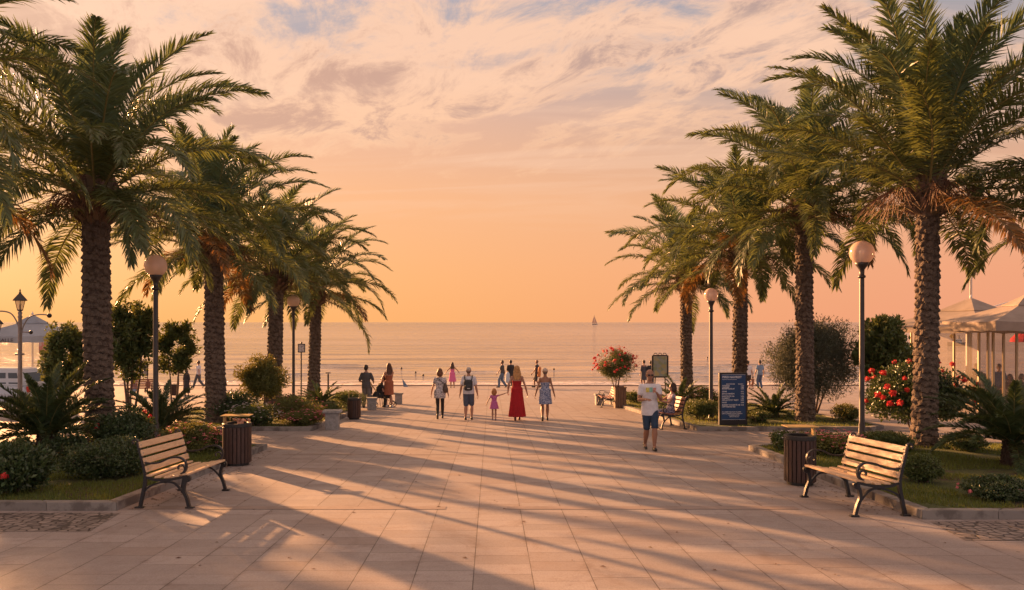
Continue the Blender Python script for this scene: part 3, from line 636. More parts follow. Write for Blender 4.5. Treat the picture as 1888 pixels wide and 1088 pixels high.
# far left bed
bush('round_bush', 'round clipped bush tree with yellow-green leaves on thin stems', 'tree', 484, 778, 655, 96, 11000, .08, .036, 'leaf_warm', 51, .28, stems=3, stemr=.022, clumps=44, cr=.32, spread=.3)
bush('flower_bush', 'dark leafy bush with small blossoms at the foot of the second left palm', 'bush', 428, 782, 722, 86, 5200, .07, .035, 'leaf_dark', 52, 0, stems=5, small=40, clumps=18)
bush('flower_bush', 'white flowered low bush at the front of the far left bed', 'bush', 468, 790, 745, 96, 5200, .06, .03, 'leaf_mid', 53, 0, stems=5, small=90, clumps=18)
bush('flower_bush', 'warm green bush with pink blossoms right of the round bush', 'bush', 545, 784, 728, 100, 6000, .06, .03, 'leaf_warm', 54, 0, stems=5, small=60, clumps=18, smk='rosepink')
bush('flower_bush', 'low flowering bush at the right corner of the far left bed', 'bush', 562, 790, 757, 78, 4800, .055, .028, 'leaf_warm', 55, 0, stems=5, small=120, clumps=16, smk='rosepink')
bush('hedge', 'low hedge at the end of the far left bed beside the slatted bin', 'hedge', 640, 757, 722, 70, 5200, .05, .03, 'leaf_mid', 56, 0, stems=3, clumps=16)
bush('hedge', 'dark shrub at the lamp foot next to the round bush', 'hedge', 600, 770, 742, 70, 3600, .05, .03, 'leaf_mid', 57, 0, stems=3, clumps=14)
# right side, far bed
bush('hedge', 'clipped square hedge behind the bench of the seated woman', 'hedge', 1290, 778, 735, 66, 8500, .045, .026, 'leaf_mid', 61, 0, stems=3, clumps=34, cr=.36)
bush('flower_bush', 'pink flowering bush behind the seated woman', 'bush', 1298, 766, 716, 80, 4200, .06, .03, 'leaf_mid', 62, 0, stems=4, small=70, clumps=16, smk='rosepink')
bush('hedge', 'far small hedge beside the wooden planter', 'hedge', 1168, 746, 722, 50, 3400, .06, .03, 'leaf_mid', 63, 0, stems=3, clumps=14)
bush('olive_shrub', 'big grey-green olive shrub behind the second right palm', 'tree', 1500, 772, 585, 190, 30000, .10, .024, 'leaf_olive', 64, .10, Y=27.5, stems=6, stemr=.03, clumps=60, cr=.34, spread=.5, updir=.9)
bush('shrub_tree', 'dark green bushy tree between the right lamp and near right palm', 'tree', 1634, 770, 574, 116, 9500, .17, .075, 'leaf_mid', 65, .28, Y=26.5, dz=0., stems=3, stemr=.03, clumps=44, cr=.24, spread=.35, updir=.8)
bush('rose_tree', 'large bush full of red roses behind the near right palm', 'bush', 1692, 806, 664, 180, 17000, .085, .05, 'leaf_dark', 66, .14, Y=20.3, dz=0., stems=5, flowers=38, fr=.085, clumps=34, cr=.30, stemr=.022, spread=.35, fshell=.97)
bush('hedge', 'small brownish shrub right of the second right palm', 'hedge', 1560, 782, 742, 52, 3600, .055, .03, 'leaf_warm', 67, 0, stems=4, clumps=14)
bush('hedge', 'dark low shrub at the foot of the blue sign', 'hedge', 1398, 785, 758, 54, 3200, .05, .028, 'leaf_mid', 68, 0, stems=3, clumps=12)
bush('flower_bush', 'low bush with red blossoms on the far right plaza', 'bush', 1608, 757, 735, 26, 1500, .06, .04, 'leaf_dark', 69, 0, Y=29, dz=0, stems=3, small=60, clumps=8, smk='rose')
# right near bed
bush('flower_bush', 'pink and white flowering bush behind the right slatted bin', 'bush', 1535, 846, 795, 120, 7500, .045, .03, 'leaf_warm', 71, 0, stems=5, small=130, clumps=22, smk='rosepink')
bush('flower_bush', 'low leafy plant at the bed corner left of the right bin', 'bush', 1450, 838, 796, 56, 3400, .05, .03, 'leaf_mid', 72, 0, stems=4, clumps=12, small=30)
bush('hedge', 'low green hedge at the foot of the right lamp', 'hedge', 1635, 836, 795, 100, 8000, .045, .027, 'leaf_mid', 73, 0, stems=4, clumps=26)
bush('hedge', 'rounded box hedge right of the near right bench', 'hedge', 1697, 898, 838, 74, 9500, .038, .024, 'leaf_mid', 74, 0, stems=4, clumps=34, cr=.40)
bush('hedge', 'low box hedge with pink blooms at the right edge', 'hedge', 1838, 930, 880, 128, 9500, .038, .024, 'leaf_dark', 75, 0, stems=4, flowers=4, fr=.03, fm='rosepink', clumps=30, cr=.36)
bush('hedge', 'dark sprawling shrub in front of the right cycad trunk base', 'hedge', 1775, 838, 800, 80, 3800, .045, .027, 'leaf_mid', 76, 0, stems=4, clumps=14)
# oleander in planter
pl = gp(1143, 752)
def planter():
    root = thing('planter', 'square wooden slatted planter holding the red oleander', 'planter', pl); mb = MB()
    w_, h_ = .40, hat(713, pl.y)
    for sx, sy in ((0, -1), (0, 1), (1, 0), (-1, 0)):
        for k in range(4):
            o_ = (k-1.5)*w_/4; c = (o_, sy*w_/2, h_/2) if sy else (sx*w_/2, o_, h_/2); d = (w_/4-.012, .025, h_) if sy else (.025, w_/4-.012, h_); mb.box(c, d)
    mb.build('board', M['planterwood'], root)
    mb = MB(); mb.box((0, 0, h_*.5-.02), (w_-.03, w_-.03, h_-.06)); mb.build('liner', M['black'], root)
    mb = MB()
    for s_ in (-1, 1): mb.box((0, s_*(w_/2+.0), h_-.02), (w_+.06, .05, .04)); mb.box((s_*(w_/2+.005), 0, h_-.022), (.05, w_-.05, .036))
    mb.build('rim', M['planterwood'], root); return h_
ph_ = planter()
Yp = pl.y; h_ = hat(641, Yp)
shrub('oleander', 'ball-shaped oleander with red blossoms growing in the wooden planter', 'bush', gy(1136, Yp)+Vector((0, 0, ph_-.03)), (0, 0, (h_-ph_)*.55), (.86, .8, (h_-ph_)*.47), 8000, .075, .022, 'leaf_mid', 81, stems=6, stemr=.014, flowers=60, fr=.055, fm='rose', clumps=34, cr=.28, spread=.45, small=200, smk='rosepink')
# ------------------------------------------------------------------ benches
def arc(c, r, a0, a1, n=14, r1=None):
    r1 = r if r1 is None else r1
    return [(c[0]+(r+(r1-r)*i/(n-1))*math.cos(R(a0+(a1-a0)*i/(n-1))), c[1]+(r+(r1-r)*i/(n-1))*math.sin(R(a0+(a1-a0)*i/(n-1)))) for i in range(n)]
def smoothpts(pts, k=6):
    out = []
    for i in range(len(pts)-1):
        p0 = Vector(pts[max(i-1, 0)]); p1 = Vector(pts[i]); p2 = Vector(pts[i+1]); p3 = Vector(pts[min(i+2, len(pts)-1)])
        for j in range(k):
            t_ = j/k; out.append(.5*((2*p1)+(p2-p0)*t_+(2*p0-5*p1+4*p2-p3)*t_*t_+(3*p1-p0-3*p2+p3)*t_**3))
    out.append(Vector(pts[-1])); return out
def make_bench(label, L=1.42, slm='slat', S=1.0):
    """faces +x; length along y; side plane is x-z"""
    root = thing('bench', label, 'bench')
    for sy in (-1, 1):
        yy = sy*(L/2-.02); mb = MB()
        def bar(pts, w_=.035, t_=.03, sm=True):
            q = smoothpts([(a, b_) for a, b_ in pts]) if sm else [Vector(p) for p in pts]
            mb.tube([Vector((p[0], yy, p[1])) for p in q], .01, flat=((0, 1, 0), w_, t_))
        bar([(-.30, .02), (-.275, .15), (-.245, .30), (-.235, .42)], .045, .04)         # back leg
        bar([(-.235, .42), (-.27, .58), (-.315, .74), (-.345, .86)], .04, .035)          # back post
        bar(arc((-.385, .865), .04, 0, 250, 12, .022), .035, .02, False)                  # scroll on top
        bar([(.345, .02), (.315, .13), (.275, .23), (.285, .33), (.325, .40)], .045, .04)  # front leg
        bar(arc((.315, .385), .045, 60, -230, 14, .02), .04, .022, False)
        bar([(-.285, .17), (-.20, .27), (-.08, .325), (.03, .345), (.14, .33), (.22, .26), (.30, .16)], .028, .024)   # brace arch
        bar([(-.235, .42), (-.12, .375), (.05, .37), (.20, .395), (.325, .425)], .04, .032)  # seat rail
        bar([(-.27, .60), (-.18, .585), (-.05, .60), (.08, .655), (.20, .665), (.28, .62), (.305, .55), (.285, .48), (.235, .455)], .04, .022)  # arm
        bar(arc((.225, .525), .07, -90, 215, 18, .025), .035, .018, False)
        for xx in (-.31, .355): mb.bevbox((xx, yy, .012), (.11, .07, .024), .006)
        mb.ball((-.05+.08, yy, .36), (.045, .022, .035), 10, 6)
        mb.build('side_frame', M['iron'], root, smooth=False)
    for k in range(5):   # seat slats
        t_ = k/4; xx = -.19+.48*t_; zz_ = .425-.03*math.sin(math.pi*min(1, t_*1.1))+.02*t_
        mb = MB(); mb.bevbox((xx, 0, zz_), (.088, L, .028), .006, Matrix.Rotation(R(-2+6*(t_-.5)), 3, 'Y')); mb.build('seat_slat', M[slm], root)
    for k in range(4):
        t_ = k/3; zz_ = .51+.315*t_; xx = -.225-.10*t_
        mb = MB(); mb.bevbox((xx, 0, zz_), (.026, L, .082), .006, Matrix.Rotation(R(-17), 3, 'Y')); o = mb.build('back_slat', M[slm], root)
    for o in [q for q in SC.collection.objects if q.parent == root and q.name.startswith('back_slat')]:
        mb = MB()
    mb = MB()
    for sy in (-1, 1):
        for k in range(4):
            t_ = k/3; mb.ball((-.208-.10*t_, sy*(L/2-.03), .513+.315*t_), .009, 6, 4)
    mb.build('bolt', M['steel'], root)
    root.scale = (S, S, S); return root
benL = make_bench('wooden slat bench with black iron arms, left beside the lawn and slatted bin', 1.42, S=1.04)
a_, b_ = gp(300, 937), gp(300, 905)
benL.location = (-4.47, 11.1+.72, G(11.8)); benL.rotation_euler = (R(-2.2), 0, R(-1))
benR = copy_tree(benL); benR['label'] = 'sunlit wooden slat bench with black iron arms, right beside the lawn'
benR.location = (5.02, 10.56+.72, G(11.3)); benR.rotation_euler = (R(2.2), 0, R(180+4)); 
benS = make_bench('iron armed bench on which the woman sits, in front of the hedge', 1.3, 'slat_red', 1.02); benS.location = (5.02, 22.55+.66, G(23.2)); benS.rotation_euler = (R(2.2), 0, R(184))
benD = copy_tree(benS); benD['label'] = 'small dark red bench in the distance beside the wooden planter'; benD.location = gp(1124, 752)+Vector((-.0, .7, 0)); benD.rotation_euler = (0, 0, R(180)); benD.scale = (.85, .85, .85)
benF = make_bench('brown slatted bench seen far off on the left plaza', 1.3, 'slat_red', .95); benF.location = gy(262, 40); benF.rotation_euler = (0, 0, R(-90))
for o in (benL, benR, benS, benD, benF): o['group'] = 'benches along the promenade'
# ------------------------------------------------------------------ litter bins
def make_bin(label, rad=.255, h=.80, hoop='L', n=22):
    root = thing('litter_bin', label, 'litter bin', group='slatted litter bins')
    mb = MB()
    for k in range(n):
        a = 2*math.pi*k/n; wd = 2*math.pi*rad/n-.012
        mb.bevbox((rad*math.cos(a), rad*math.sin(a), .05+(h-.11)/2), (.022, wd, h-.13), .004, Matrix.Rotation(a, 3, 'Z'))
    mb.build('slat', M['binwood'], root)
    mb = MB(); mb.lathe([(rad-.03, .02), (rad-.03, h-.06), (rad-.05, h-.06), (rad-.05, .06)], n=32, cap=False)
    mb.lathe([(rad-.05, .07), (.001, .07)], n=32, cap=False); mb.build('liner', M['black'], root, smooth=True)
    mb = MB(); mb.lathe([(rad-.06, h-.075), (rad+.008, h-.075), (rad+.014, h-.06), (rad+.014, h-.012), (rad+.004, h), (rad-.05, h), (rad-.06, h-.01), (rad-.06, h-.075)], n=36, cap=False); mb.build('rim', M['black'], root, smooth=False)
    mb = MB(); mb.lathe([(rad-.04, .0), (rad-.04, .05), (rad-.06, .05)], n=32); mb.build('base', M['black'], root)
    mb = MB()
    if hoop == 'L':
        mb.bevbox((-rad+.02, 0, h+.06), (.035, .10, .14), .004); mb.bevbox((.0, 0, h+.14), (2*rad+.03, .30, .016), .004)
    elif hoop == 'R':
        mb.bevbox((rad-.02, 0, h+.06), (.035, .10, .14), .004); mb.bevbox((.0, 0, h+.14), (2*rad+.03, .30, .016), .004)
    else:
        for s_ in (-1, 1): mb.bevbox((s_*(rad-.03), 0, h+.07), (.02, .025, .16), .003)
        mb.bevbox((0, 0, h+.158), (2*rad-.02, .03, .018), .003)
    mb.build('hood', M['bronze'], root)
    return root
b1 = make_bin('dark slatted litter bin with brass hood beside the left bench', .255, .80, 'L'); p = gp(437, 857); b1.location = p; 
b2 = make_bin('dark slatted litter bin with flat hood beside the right bench', .235, .80, 'R'); b2.location = gp(1475, 893)
b3 = make_bin('narrow slatted litter bin with open hoop next to the grey stone posts', .20, .68, 'O', 18); b3.location = gp(653, 773)
b4 = copy_tree(b3); b4['label'] = 'reddish litter bin far off on the left plaza beside the bench'; b4.location = gy(321, 41); b4.scale = (1, 1, .8)
mb = MB(); rg = np.random.default_rng(3)
pc = b1.location+Vector((.06, -.02, .80))
for k in range(9): mb.ball(pc+Vector((rg.normal(0, .05), rg.normal(0, .05), .03+.05*rg.random())), (.035, .03, .028), 7, 5, Matrix.Rotation(k, 3, 'X'))
for k in range(4): mb.box(pc+Vector((rg.normal(0, .05), rg.normal(0, .05), .0)), (.05, .06, .05))
tag(mb.build('paper_litter', mat('crumpled peach paper', (.62, .34, .22), .8, bump=.5, bs=30)), 'crumpled peach paper heaped on the left bin top', 'litter')
# ------------------------------------------------------------------ stone posts
def pedestal(u, vb, vt, wt, wb, label):
    Y = Yv(vb); h = hat(vt, Y); root = thing('stone_post', label, 'stone post', gp(u, vb), R(4), 'grey stone posts'); s_ = Y/F
    mb = MB(); w_ = wb*s_; mb.bevbox((0, 0, (h-.07)/2), (w_, w_, h-.07), .012); mb.build('block', M['stone'], root)
    mb = MB(); w2 = wt*s_; mb.bevbox((0, 0, h-.035), (w2, w2*.9, .068), .012); mb.build('cap', M['stone'], root)
pedestal(613, 792, 756, 34, 24, 'grey stone post with wide cap nearest, at the bed corner')
pedestal(686, 756, 733, 19, 16, 'grey stone post beside the standing man in dark shirt')
pedestal(735, 745, 724, 17, 13, 'grey stone post right of the woman in the brown dress')
pedestal(1105, 747, 726, 18, 14, 'brownish stone post left of the oleander planter')
# ------------------------------------------------------------------ globe lamps
def globe_lamp(u, Y, vc, rpx, label):
    root = thing('street_lamp', label, 'street lamp', gy(u, Y), 0, 'globe lamps along the promenade'); H = hat(vc, Y); r = rpx/F*Y; k = r/.28
    mb = MB(); mb.lathe([(.11, -.05), (.11, .05), (.085, .08), (.075, .45), (.062, .5), (.055, H-r-.35), (.05, H-r-.3)], n=20); mb.build('post', M['lamppost'], root, smooth=True)
    mb = MB(); mb.lathe([(.05, H-r-.32), (.085, H-r-.30), (.085, H-r-.26), (.055, H-r-.24), (.06, H-r-.12), (.13*k, H-r-.02), (.165*k, H-r+.045*k), (.15*k, H-r+.05*k)], n=24); mb.build('collar', M['lamppost'], root, smooth=True)
    mb = MB(); mb.ball((0, 0, H), r, 32, 20); g_ = mb.build('globe', M['globe'], root, smooth=True)
    mb = MB(); mb.lathe([(.03, H-r*.8), (.035, H-r*.2), (.05, H-r*.1), (.05, H+r*.15), (.02, H+r*.25)], n=12); mb.build('bulb', M['white'], g_, smooth=True)
    return root
globe_lamp(287, 19.2, 490, 20.5, 'globe street lamp on the left, nearest, rising from the broad cycad')
globe_lamp(541, 32.0, 555, 12, 'distant globe street lamp on the left beside the round bush')
globe_lamp(1589, 19.0, 466, 22, 'globe street lamp on the right, nearest, in front of the bushy tree')
globe_lamp(1311, 25.5, 544, 13, 'distant globe street lamp on the right beside the blue sign')
# ------------------------------------------------------------------ ornate lantern post
Yl = 26.0; loc = gy(37, Yl); H = hat(533, Yl)
root = thing('lantern_post', 'ornate old-style lantern post with curved arms at the left edge', 'street lamp', loc)
mb = MB(); z1 = hat(572, Yl); mb.lathe([(.17, -.05), (.17, .1), (.13, .14), (.15, .3), (.10, .36), (.09, .6), (.115, .64), (.07, .7), (.055, z1-.25), (.075, z1-.22), (.05, z1-.16), (.07, z1-.08), (.04, z1-.04), (.09, z1)], n=16); mb.build('post', M['greypost'], root, smooth=True)
def lantern(c, s_, root_):
    mb = MB(); c = Vector(c)
    for k in range(6):
        a, b_ = 2*math.pi*k/6, 2*math.pi*(k+1)/6
        mb.add([c+Vector((math.cos(t_)*r_*s_, math.sin(t_)*r_*s_, z_*s_)) for t_, r_, z_ in ((a, .10, 0), (b_, .10, 0), (b_, .19, .36), (a, .19, .36))], [(0, 1, 2, 3)])
    g_ = mb.build('lantern_glass', M['lampglass'], root_)
    mb = MB(); mb.lathe([(.27*s_, .35*s_), (.28*s_, .37*s_), (.20*s_, .46*s_), (.09*s_, .58*s_), (.05*s_, .62*s_), (.05*s_, .66*s_), (.02*s_, .68*s_), (.035*s_, .72*s_), (.005, .80*s_)], c, 6); mb.build('lantern_roof', M['iron'], root_)
    mb = MB()
    for k in range(6):
        a = 2*math.pi*k/6; mb.tube([c+Vector((math.cos(a)*.10*s_, math.sin(a)*.10*s_, 0)), c+Vector((math.cos(a)*.19*s_, math.sin(a)*.19*s_, .36*s_))], .010, 4)
    mb.lathe([(.03*s_, -.06*s_), (.11*s_, 0), (.11*s_, .02*s_), (.03*s_, .03*s_), (.03*s_, .2*s_), (.01, .22*s_)], c, 8); mb.build('lantern_frame', M['iron'], root_)
lantern((0, 0, z1), .86, root)
def loc2(u, v): return Vector(((u-37)/F*Yl, 0, hat(v, Yl)))
for pts_, r__ in ((smoothpts([loc2(37, 618), loc2(33, 598), loc2(20, 578), loc2(-2, 574), loc2(-6, 582)]), .022), (smoothpts([loc2(39, 622), loc2(43, 602), loc2(54, 585), loc2(72, 580), loc2(90, 581)]), .02), ([loc2(39, 612), loc2(57, 613)], .018), ([loc2(28, 653), loc2(44, 653)], .03)):
    mb = MB(); mb.tube(pts_, r__, 8); mb.build('arm', M['greypost'], root, smooth=True)
lantern(loc2(-6, 614), .8, root)
mb = MB(); mb.ball(loc2(91, 582), .075, 12, 8); mb.build('spotlight', M['iron'], root); mb = MB(); mb.ball(loc2(57, 613), .06, 12, 8); mb.build('spotlight', M['iron'], root)
# ------------------------------------------------------------------ market umbrellas
def umbrella(name, label, loc, hw, zv, za, rot, mk, vent=.28, seg=4, val=.24, pole=True, text=None):
    root = thing(name, label, 'parasol', loc, rot, 'white cafe parasols')
    n = seg; per = 8; mb = MB(); K = 7; rad = hw*(math.sqrt(2) if seg == 4 else 1)
    def ring(t_, drop=0):
        out = []
        for k in range(n):
            a, b_ = 2*math.pi*(k+.5)/n, 2*math.pi*(k+1.5)/n; A = Vector((math.cos(a), math.sin(a), 0))*rad*t_; B = Vector((math.cos(b_), math.sin(b_), 0))*rad*t_
            for j in range(per):
                s_ = j/per; p = A.lerp(B, s_); sag = math.sin(math.pi*s_)*.05*t_
                zz_ = za-(za-zv)*(t_**.93)-sag; out.append(Vector((p.x*(1-sag*.4), p.y*(1-sag*.4), zz_-drop)))
        return out
    rings = [ring(.10+.90*i/K) for i in range(K+1)]; mb.loft(rings, cap=False); 
    c_ = mb.build('canopy', M[mk], root)
    mb = MB(); e = ring(1.0); e2 = [Vector((p.x*1.004, p.y*1.004, p.z-val+.03*math.sin(i*math.pi/2)**2)) for i, p in enumerate(e)]; mb.loft([e, e2], cap=False); mb.build('valance', M[mk], root)
    mb = MB(); r1 = [Vector((p.x, p.y, p.z+.05)) for p in ring(vent)]; r2 = [Vector((p.x*.08, p.y*.08, za+.16)) for p in ring(vent)]; r0 = [Vector((p.x*1.03, p.y*1.03, p.z-.04)) for p in r1]; mb.loft([r0, r1, r2], cap=False); mb.build('vent_cap', M[mk], root)
    mb = MB()
    if pole: mb.lathe([(.035, -.05), (.035, za+.18), (.05, za+.2), (.01, za+.3)], n=12)
    else: mb.lathe([(.03, za-.3), (.03, za+.18), (.01, za+.28)], n=12)
    mb.build('pole', M['white'], root, smooth=True)
    for k in range(n):
        a = 2*math.pi*(k+.5)/n; mb = MB(); mb.tube([(0, 0, za-.05), (math.cos(a)*rad*.5, math.sin(a)*rad*.5, (za+zv)/2-.05), (math.cos(a)*rad*.98, math.sin(a)*rad*.98, zv-.03)], .016, 5)
        mb.tube([(0, 0, zv+.05), (math.cos(a)*rad*.5, math.sin(a)*rad*.5, (za+zv)/2-.06)], .012, 5); mb.build('rib', M['greypost'], root)
    if pole:
        mb = MB(); mb.lathe([(.32, 0), (.32, .08), (.08, .12)], n=20); mb.build('base', M['stone'], root)
    return root
def txt(s_, size, name='lettering', bold=False, ex=.003):
    cu = bpy.data.curves.new(name, 'FONT'); cu.body = s_; cu.size = size; cu.extrude = ex; cu.align_x = 'LEFT'
    if bold: cu.offset = size*.012
    o = bpy.data.objects.new('tmp_text', cu); SC.collection.objects.link(o); dg = bpy.context.evaluated_depsgraph_get()
    me = bpy.data.meshes.new_from_object(o.evaluated_get(dg)); bpy.data.objects.remove(o); return me
def text_part(s_, size, m_, parent, loc, rot=(R(90), 0, 0), name='lettering', bold=False, sx=1.):
    me = txt(s_, size, name, bold); me.materials.clear(); me.materials.append(m_); o = link(name, me, parent); o.location = loc; o.rotation_euler = rot; o.scale = (sx, 1, 1); return o
Yu = 33.
um = umbrella('parasol', 'off-white square parasol with dark lettering on its valance, left edge', gy(60, Yu), 1.55, hat(617, Yu), hat(588, Yu), R(8), 'canvas', val=.26)
text_part('I BAORALLE', .21, M['textdark'], um, (-1.20, -1.575, hat(617, Yu)-.27), bold=True, sx=1.0)
# hanging menu on its pole
root = thing('menu_board', 'small red framed menu board under the left parasol', 'sign', gy(77, Yu-1.6))
mb = MB(); h0, h1 = hat(652, Yu-1.6), hat(631, Yu-1.6); mb.bevbox((.1, 0, (h0+h1)/2), (.42, .03, h1-h0), .005); mb.build('board', mat('faded red board', (.45, .16, .12), .7, col2=(.5, .38, .35), c2s=9), root)
mb = MB(); mb.tube([(0, .03, 0), (0, .03, h1)], .03, 8); mb.build('post', M['greypost'], root)
Ya = 31.
umbrella('parasol', 'large white parasol left of the grey post, over the glass pavilion', gy(1790, Ya), 2.15, hat(600, Ya), hat(558, Ya), R(20), 'canvas2', val=.25, vent=.34)
Yb = 28.
umbrella('parasol', 'cream parasol at the right edge, partly cut off by the frame', gy(1893, Yb), 1.95, hat(592, Yb), hat(552, Yb), R(-6), 'canvas2', val=.32)
# posts at right
root = thing('mooring_pole', 'tall thin white pole rising behind the right parasols', 'pole', gy(1790, 34)); H = hat(445, 34)
mb = MB(); mb.lathe([(.06, -.05), (.05, H-.1), (.065, H-.09), (.065, H), (.01, H+.02)], n=12); mb.build('shaft', M['white'], root, smooth=True)
mb = MB(); mb.lathe([(.15, 0), (.15, .04), (.07, .06)], n=12); mb.build('foot', M['steel'], root)
Yq = gp(1785, 747).y; H = hat(567, Yq)
root = thing('awning_post', 'white awning post left of the glass pavilion with stay ropes', 'post', gy(1785, Yq))
mb = MB(); mb.lathe([(.10, -.04), (.10, .03), (.085, .05), (.085, H), (.06, H+.03)], n=16); mb.build('post', M['white'], root, smooth=True)
mb = MB(); mb.tube([(.05, 0, H-.4), (1.0, -.1, H+.05), (2.6, -.3, H+.55)], .022, 6); mb.tube([(.05, 0, H-.12), (.25, 0, H-.7)], .012, 5); mb.build('stay', M['white'], root)
# ------------------------------------------------------------------ glass pavilion
Yg = 29.8; gx0 = gy(1805, Yg).x; hG = hat(612, Yg)
root = thing('glass_pavilion', 'glazed cafe pavilion with cream frames at the right edge', 'pavilion', (gx0, Yg, G(Yg)))
fronts = [0, .33, .52, .90, 1.38, 1.42+.5, 2.6, 3.3, 4.0]
for xx in fronts:
    mb = MB(); mb.bevbox((xx, 0, hG/2), (.075, .08, hG), .006); mb.build('post', M['creamframe'], root)
for yy in (1.6, 3.2, 4.8):
    mb = MB(); mb.bevbox((0, yy, hG/2), (.075, .075, hG), .006); mb.build('post', M['creamframe'], root)
mb = MB(); mb.bevbox((2.0, 0, hG+.06), (4.16, .11, .12), .006); mb.bevbox((0, 2.4, hG+.06), (.11, 4.7, .12), .006); mb.bevbox((2, 0, .05), (4.1, .06, .1), .005); mb.build('rail', M['creamframe'], root)
for i in range(len(fronts)-1):
    mb = MB(); a, b_ = fronts[i]+.04, fronts[i+1]-.04; mb.box(((a+b_)/2, 0, hG/2+.03), (b_-a, .012, hG-.12)); mb.build('pane', M['glass'], root)
    if i in (1, 4): mb = MB(); mb.ball((a+.05, -.06, 1.0), (.02, .03, .05), 8, 6); mb.build('handle', M['steel'], root)
for k in range(3):
    mb = MB(); mb.box((0, .8+1.6*k, hG/2+.03), (.012, 1.5, hG-.12)); mb.build('pane', M['glass'], root)
# ------------------------------------------------------------------ signs
Ys = gp(1351, 790).y; loc = gp(1351, 789); loc.z = G(loc.y)+.0
root = thing('menu_sign', 'tall blue price board with white lettering in a black frame', 'sign', loc, R(2)); H = hat(687, loc.y); W = 52/F*loc.y
mb = MB(); mb.bevbox((0, 0, H/2), (W, .12, H), .012); mb.build('frame', M['signblack'], root)
mb = MB(); mb.box((0, -.062, H*.56), (W*.86, .006, H*.82)); mb.build('panel', M['signblue'], root)
mb = MB()
for zz_ in (H*.155, H*.965): mb.box((0, -.0665, zz_), (W*.84, .004, .006))
mb.build('line', M['text'], root)
y_ = -.066; rows = [('PIREI NAVREIT', .98-.065, .075, -.40, True), ('Maremma Trestanda oradorena', .885, .028, -.40, False), ('MANTEROMM', .80, .034, -.26, True), ('SOROET', .80, .034, .16, True)]
for s_, zf, sz, xf, bd in rows: text_part(s_, sz*1.15, M['text'], root, (W*xf, y_, H*zf-.02), bold=bd)
items = [('AFFIREGE', '3.50', .755), ('LARDERI', '2.80', .725), ('MARMTEDELAS', '5.25', .700), ('GRIMI', '4.51', .650), ('JERUSA MAREN', '7.75', .610), ('MARTENTE NA', '5.20', .565), ('SLAMEDT', '1.50', .530), ('ARIS JATETET TREET', '8.55', .495), ('REGN', '2.50', .452), ('BAREM TANGERTE NE', '4.50', .408), ('OPPTEMARE RES', '', .375)]
for a, b_, zf in items:
    text_part(a, .052, M['text'], root, (-W*.41, y_, H*zf), bold=True)
    if b_: text_part(b_, .050, M['text'], root, (W*.26, y_, H*zf), bold=True)
for a, xf, zf in (('PAI SOMERT IBSRANDE TALREMIE', -.41, .285), ('SEMI LA JARRERO NONTE TEREMAR', -.41, .255), ('SHAMERMA SINTEA', -.18, .228), ('BARE FUTELAR E', -.14, .20)):
    text_part(a, .036, M['text'], root, (W*xf, y_, H*zf), bold=True)
# poster stand
loc = gy(1217, 41); root = thing('poster_stand', 'scroll-topped black poster stand with a faded colourful picture', 'sign', loc, 0)
H = hat(652, 41); hb = hat(695, 41); W = 28/F*41
mb = MB()
for s_ in (-1, 1): mb.bevbox((s_*W/2, 0, (hb+H-.1)/2), (.08, .06, H-.1-hb), .01); mb.tube(smoothpts([(s_*W*.32, 0, hb), (s_*W*.35, 0, hb*.5), (s_*W*.40, 0, -.02)]), .03, 6)
for zz_ in (hb, H-.10): mb.bevbox((0, 0, zz_), (W, .055, .07), .01)
for k in (-1, 0, 1): mb.tube([Vector((k*W*.30+p[0], 0, p[1])) for p in arc((0, H-.06), .085, -10, 200, 12)], .018, 6)
mb.build('frame', M['iron'], root)
pm = bpy.data.materials.new('poster picture'); pm.use_nodes = True; t = NT(pm.node_tree)
v_ = t.node('ShaderNodeTexVoronoi'); t.put(v_.inputs['Vector'], t.obj()); v_.inputs['Scale'].default_value = 6
t.put(t.n['Principled BSDF'].inputs['Base Color'], t.mix(.45, t.ramp(t.sep(v_.outputs['Color'])[0], [(0, (.30, .28, .10)), (.35, (.12, .22, .14)), (.6, (.16, .24, .34)), (1, (.42, .36, .16))]), (.22, .24, .16)))
mb = MB(); mb.bevbox((0, 0, (H-.1+hb)/2), (W-.09, .03, H-.18-hb), .004); mb.build('poster', pm, root)
# small sign on a post, low post
loc = gy(556, 40); root = thing('info_sign', 'small framed notice on a thin post beside the distant left lamp', 'sign', loc)
h1, h0 = hat(634, 40), hat(650, 40); mb = MB(); mb.tube([(-.02, 0, -.1), (-.02, 0, h0)], .035, 8); mb.build('post', M['iron'], root)
mb = MB(); mb.bevbox((0, 0, (h0+h1)/2), (.36, .04, h1-h0), .008); mb.ball((0, 0, h1+.05), .05, 8, 6); mb.build('frame', M['iron'], root)
mb = MB(); mb.box((0, -.024, (h0+h1)/2), (.28, .006, h1-h0-.09)); mb.build('notice', mat('printed notice', (.50, .50, .52), .6, col2=(.12, .12, .14), c2s=22, c2r=(.52, .58)), root)
loc = gy(605, 46); root = thing('bollard', 'thin dark bollard near the promenade edge on the left', 'bollard', loc); h1 = hat(687, 46)
mb = MB(); mb.lathe([(.05, -.05), (.05, h1-.1), (.02, h1-.08), (.02, h1-.04)], n=10); mb.build('post', M['iron'], root); mb = MB(); mb.bevbox((0, 0, h1-.02), (.28, .12, .06), .01); mb.build('head', M['iron'], root)
root = thing('notice_board', 'square notice board standing behind the far left bench', 'sign', gy(262, 41.5)); h1, h0 = hat(668, 41.5), hat(693, 41.5)
mb = MB(); mb.bevbox((0, 0, (h0+h1)/2), (.62, .05, h1-h0), .01); mb.build('frame', M['iron'], root)
mb = MB(); mb.box((0, -.029, (h0+h1)/2), (.50, .006, h1-h0-.12)); mb.build('sheet', mat('grey notice sheet', (.22, .22, .23), .6, var=.3), root)
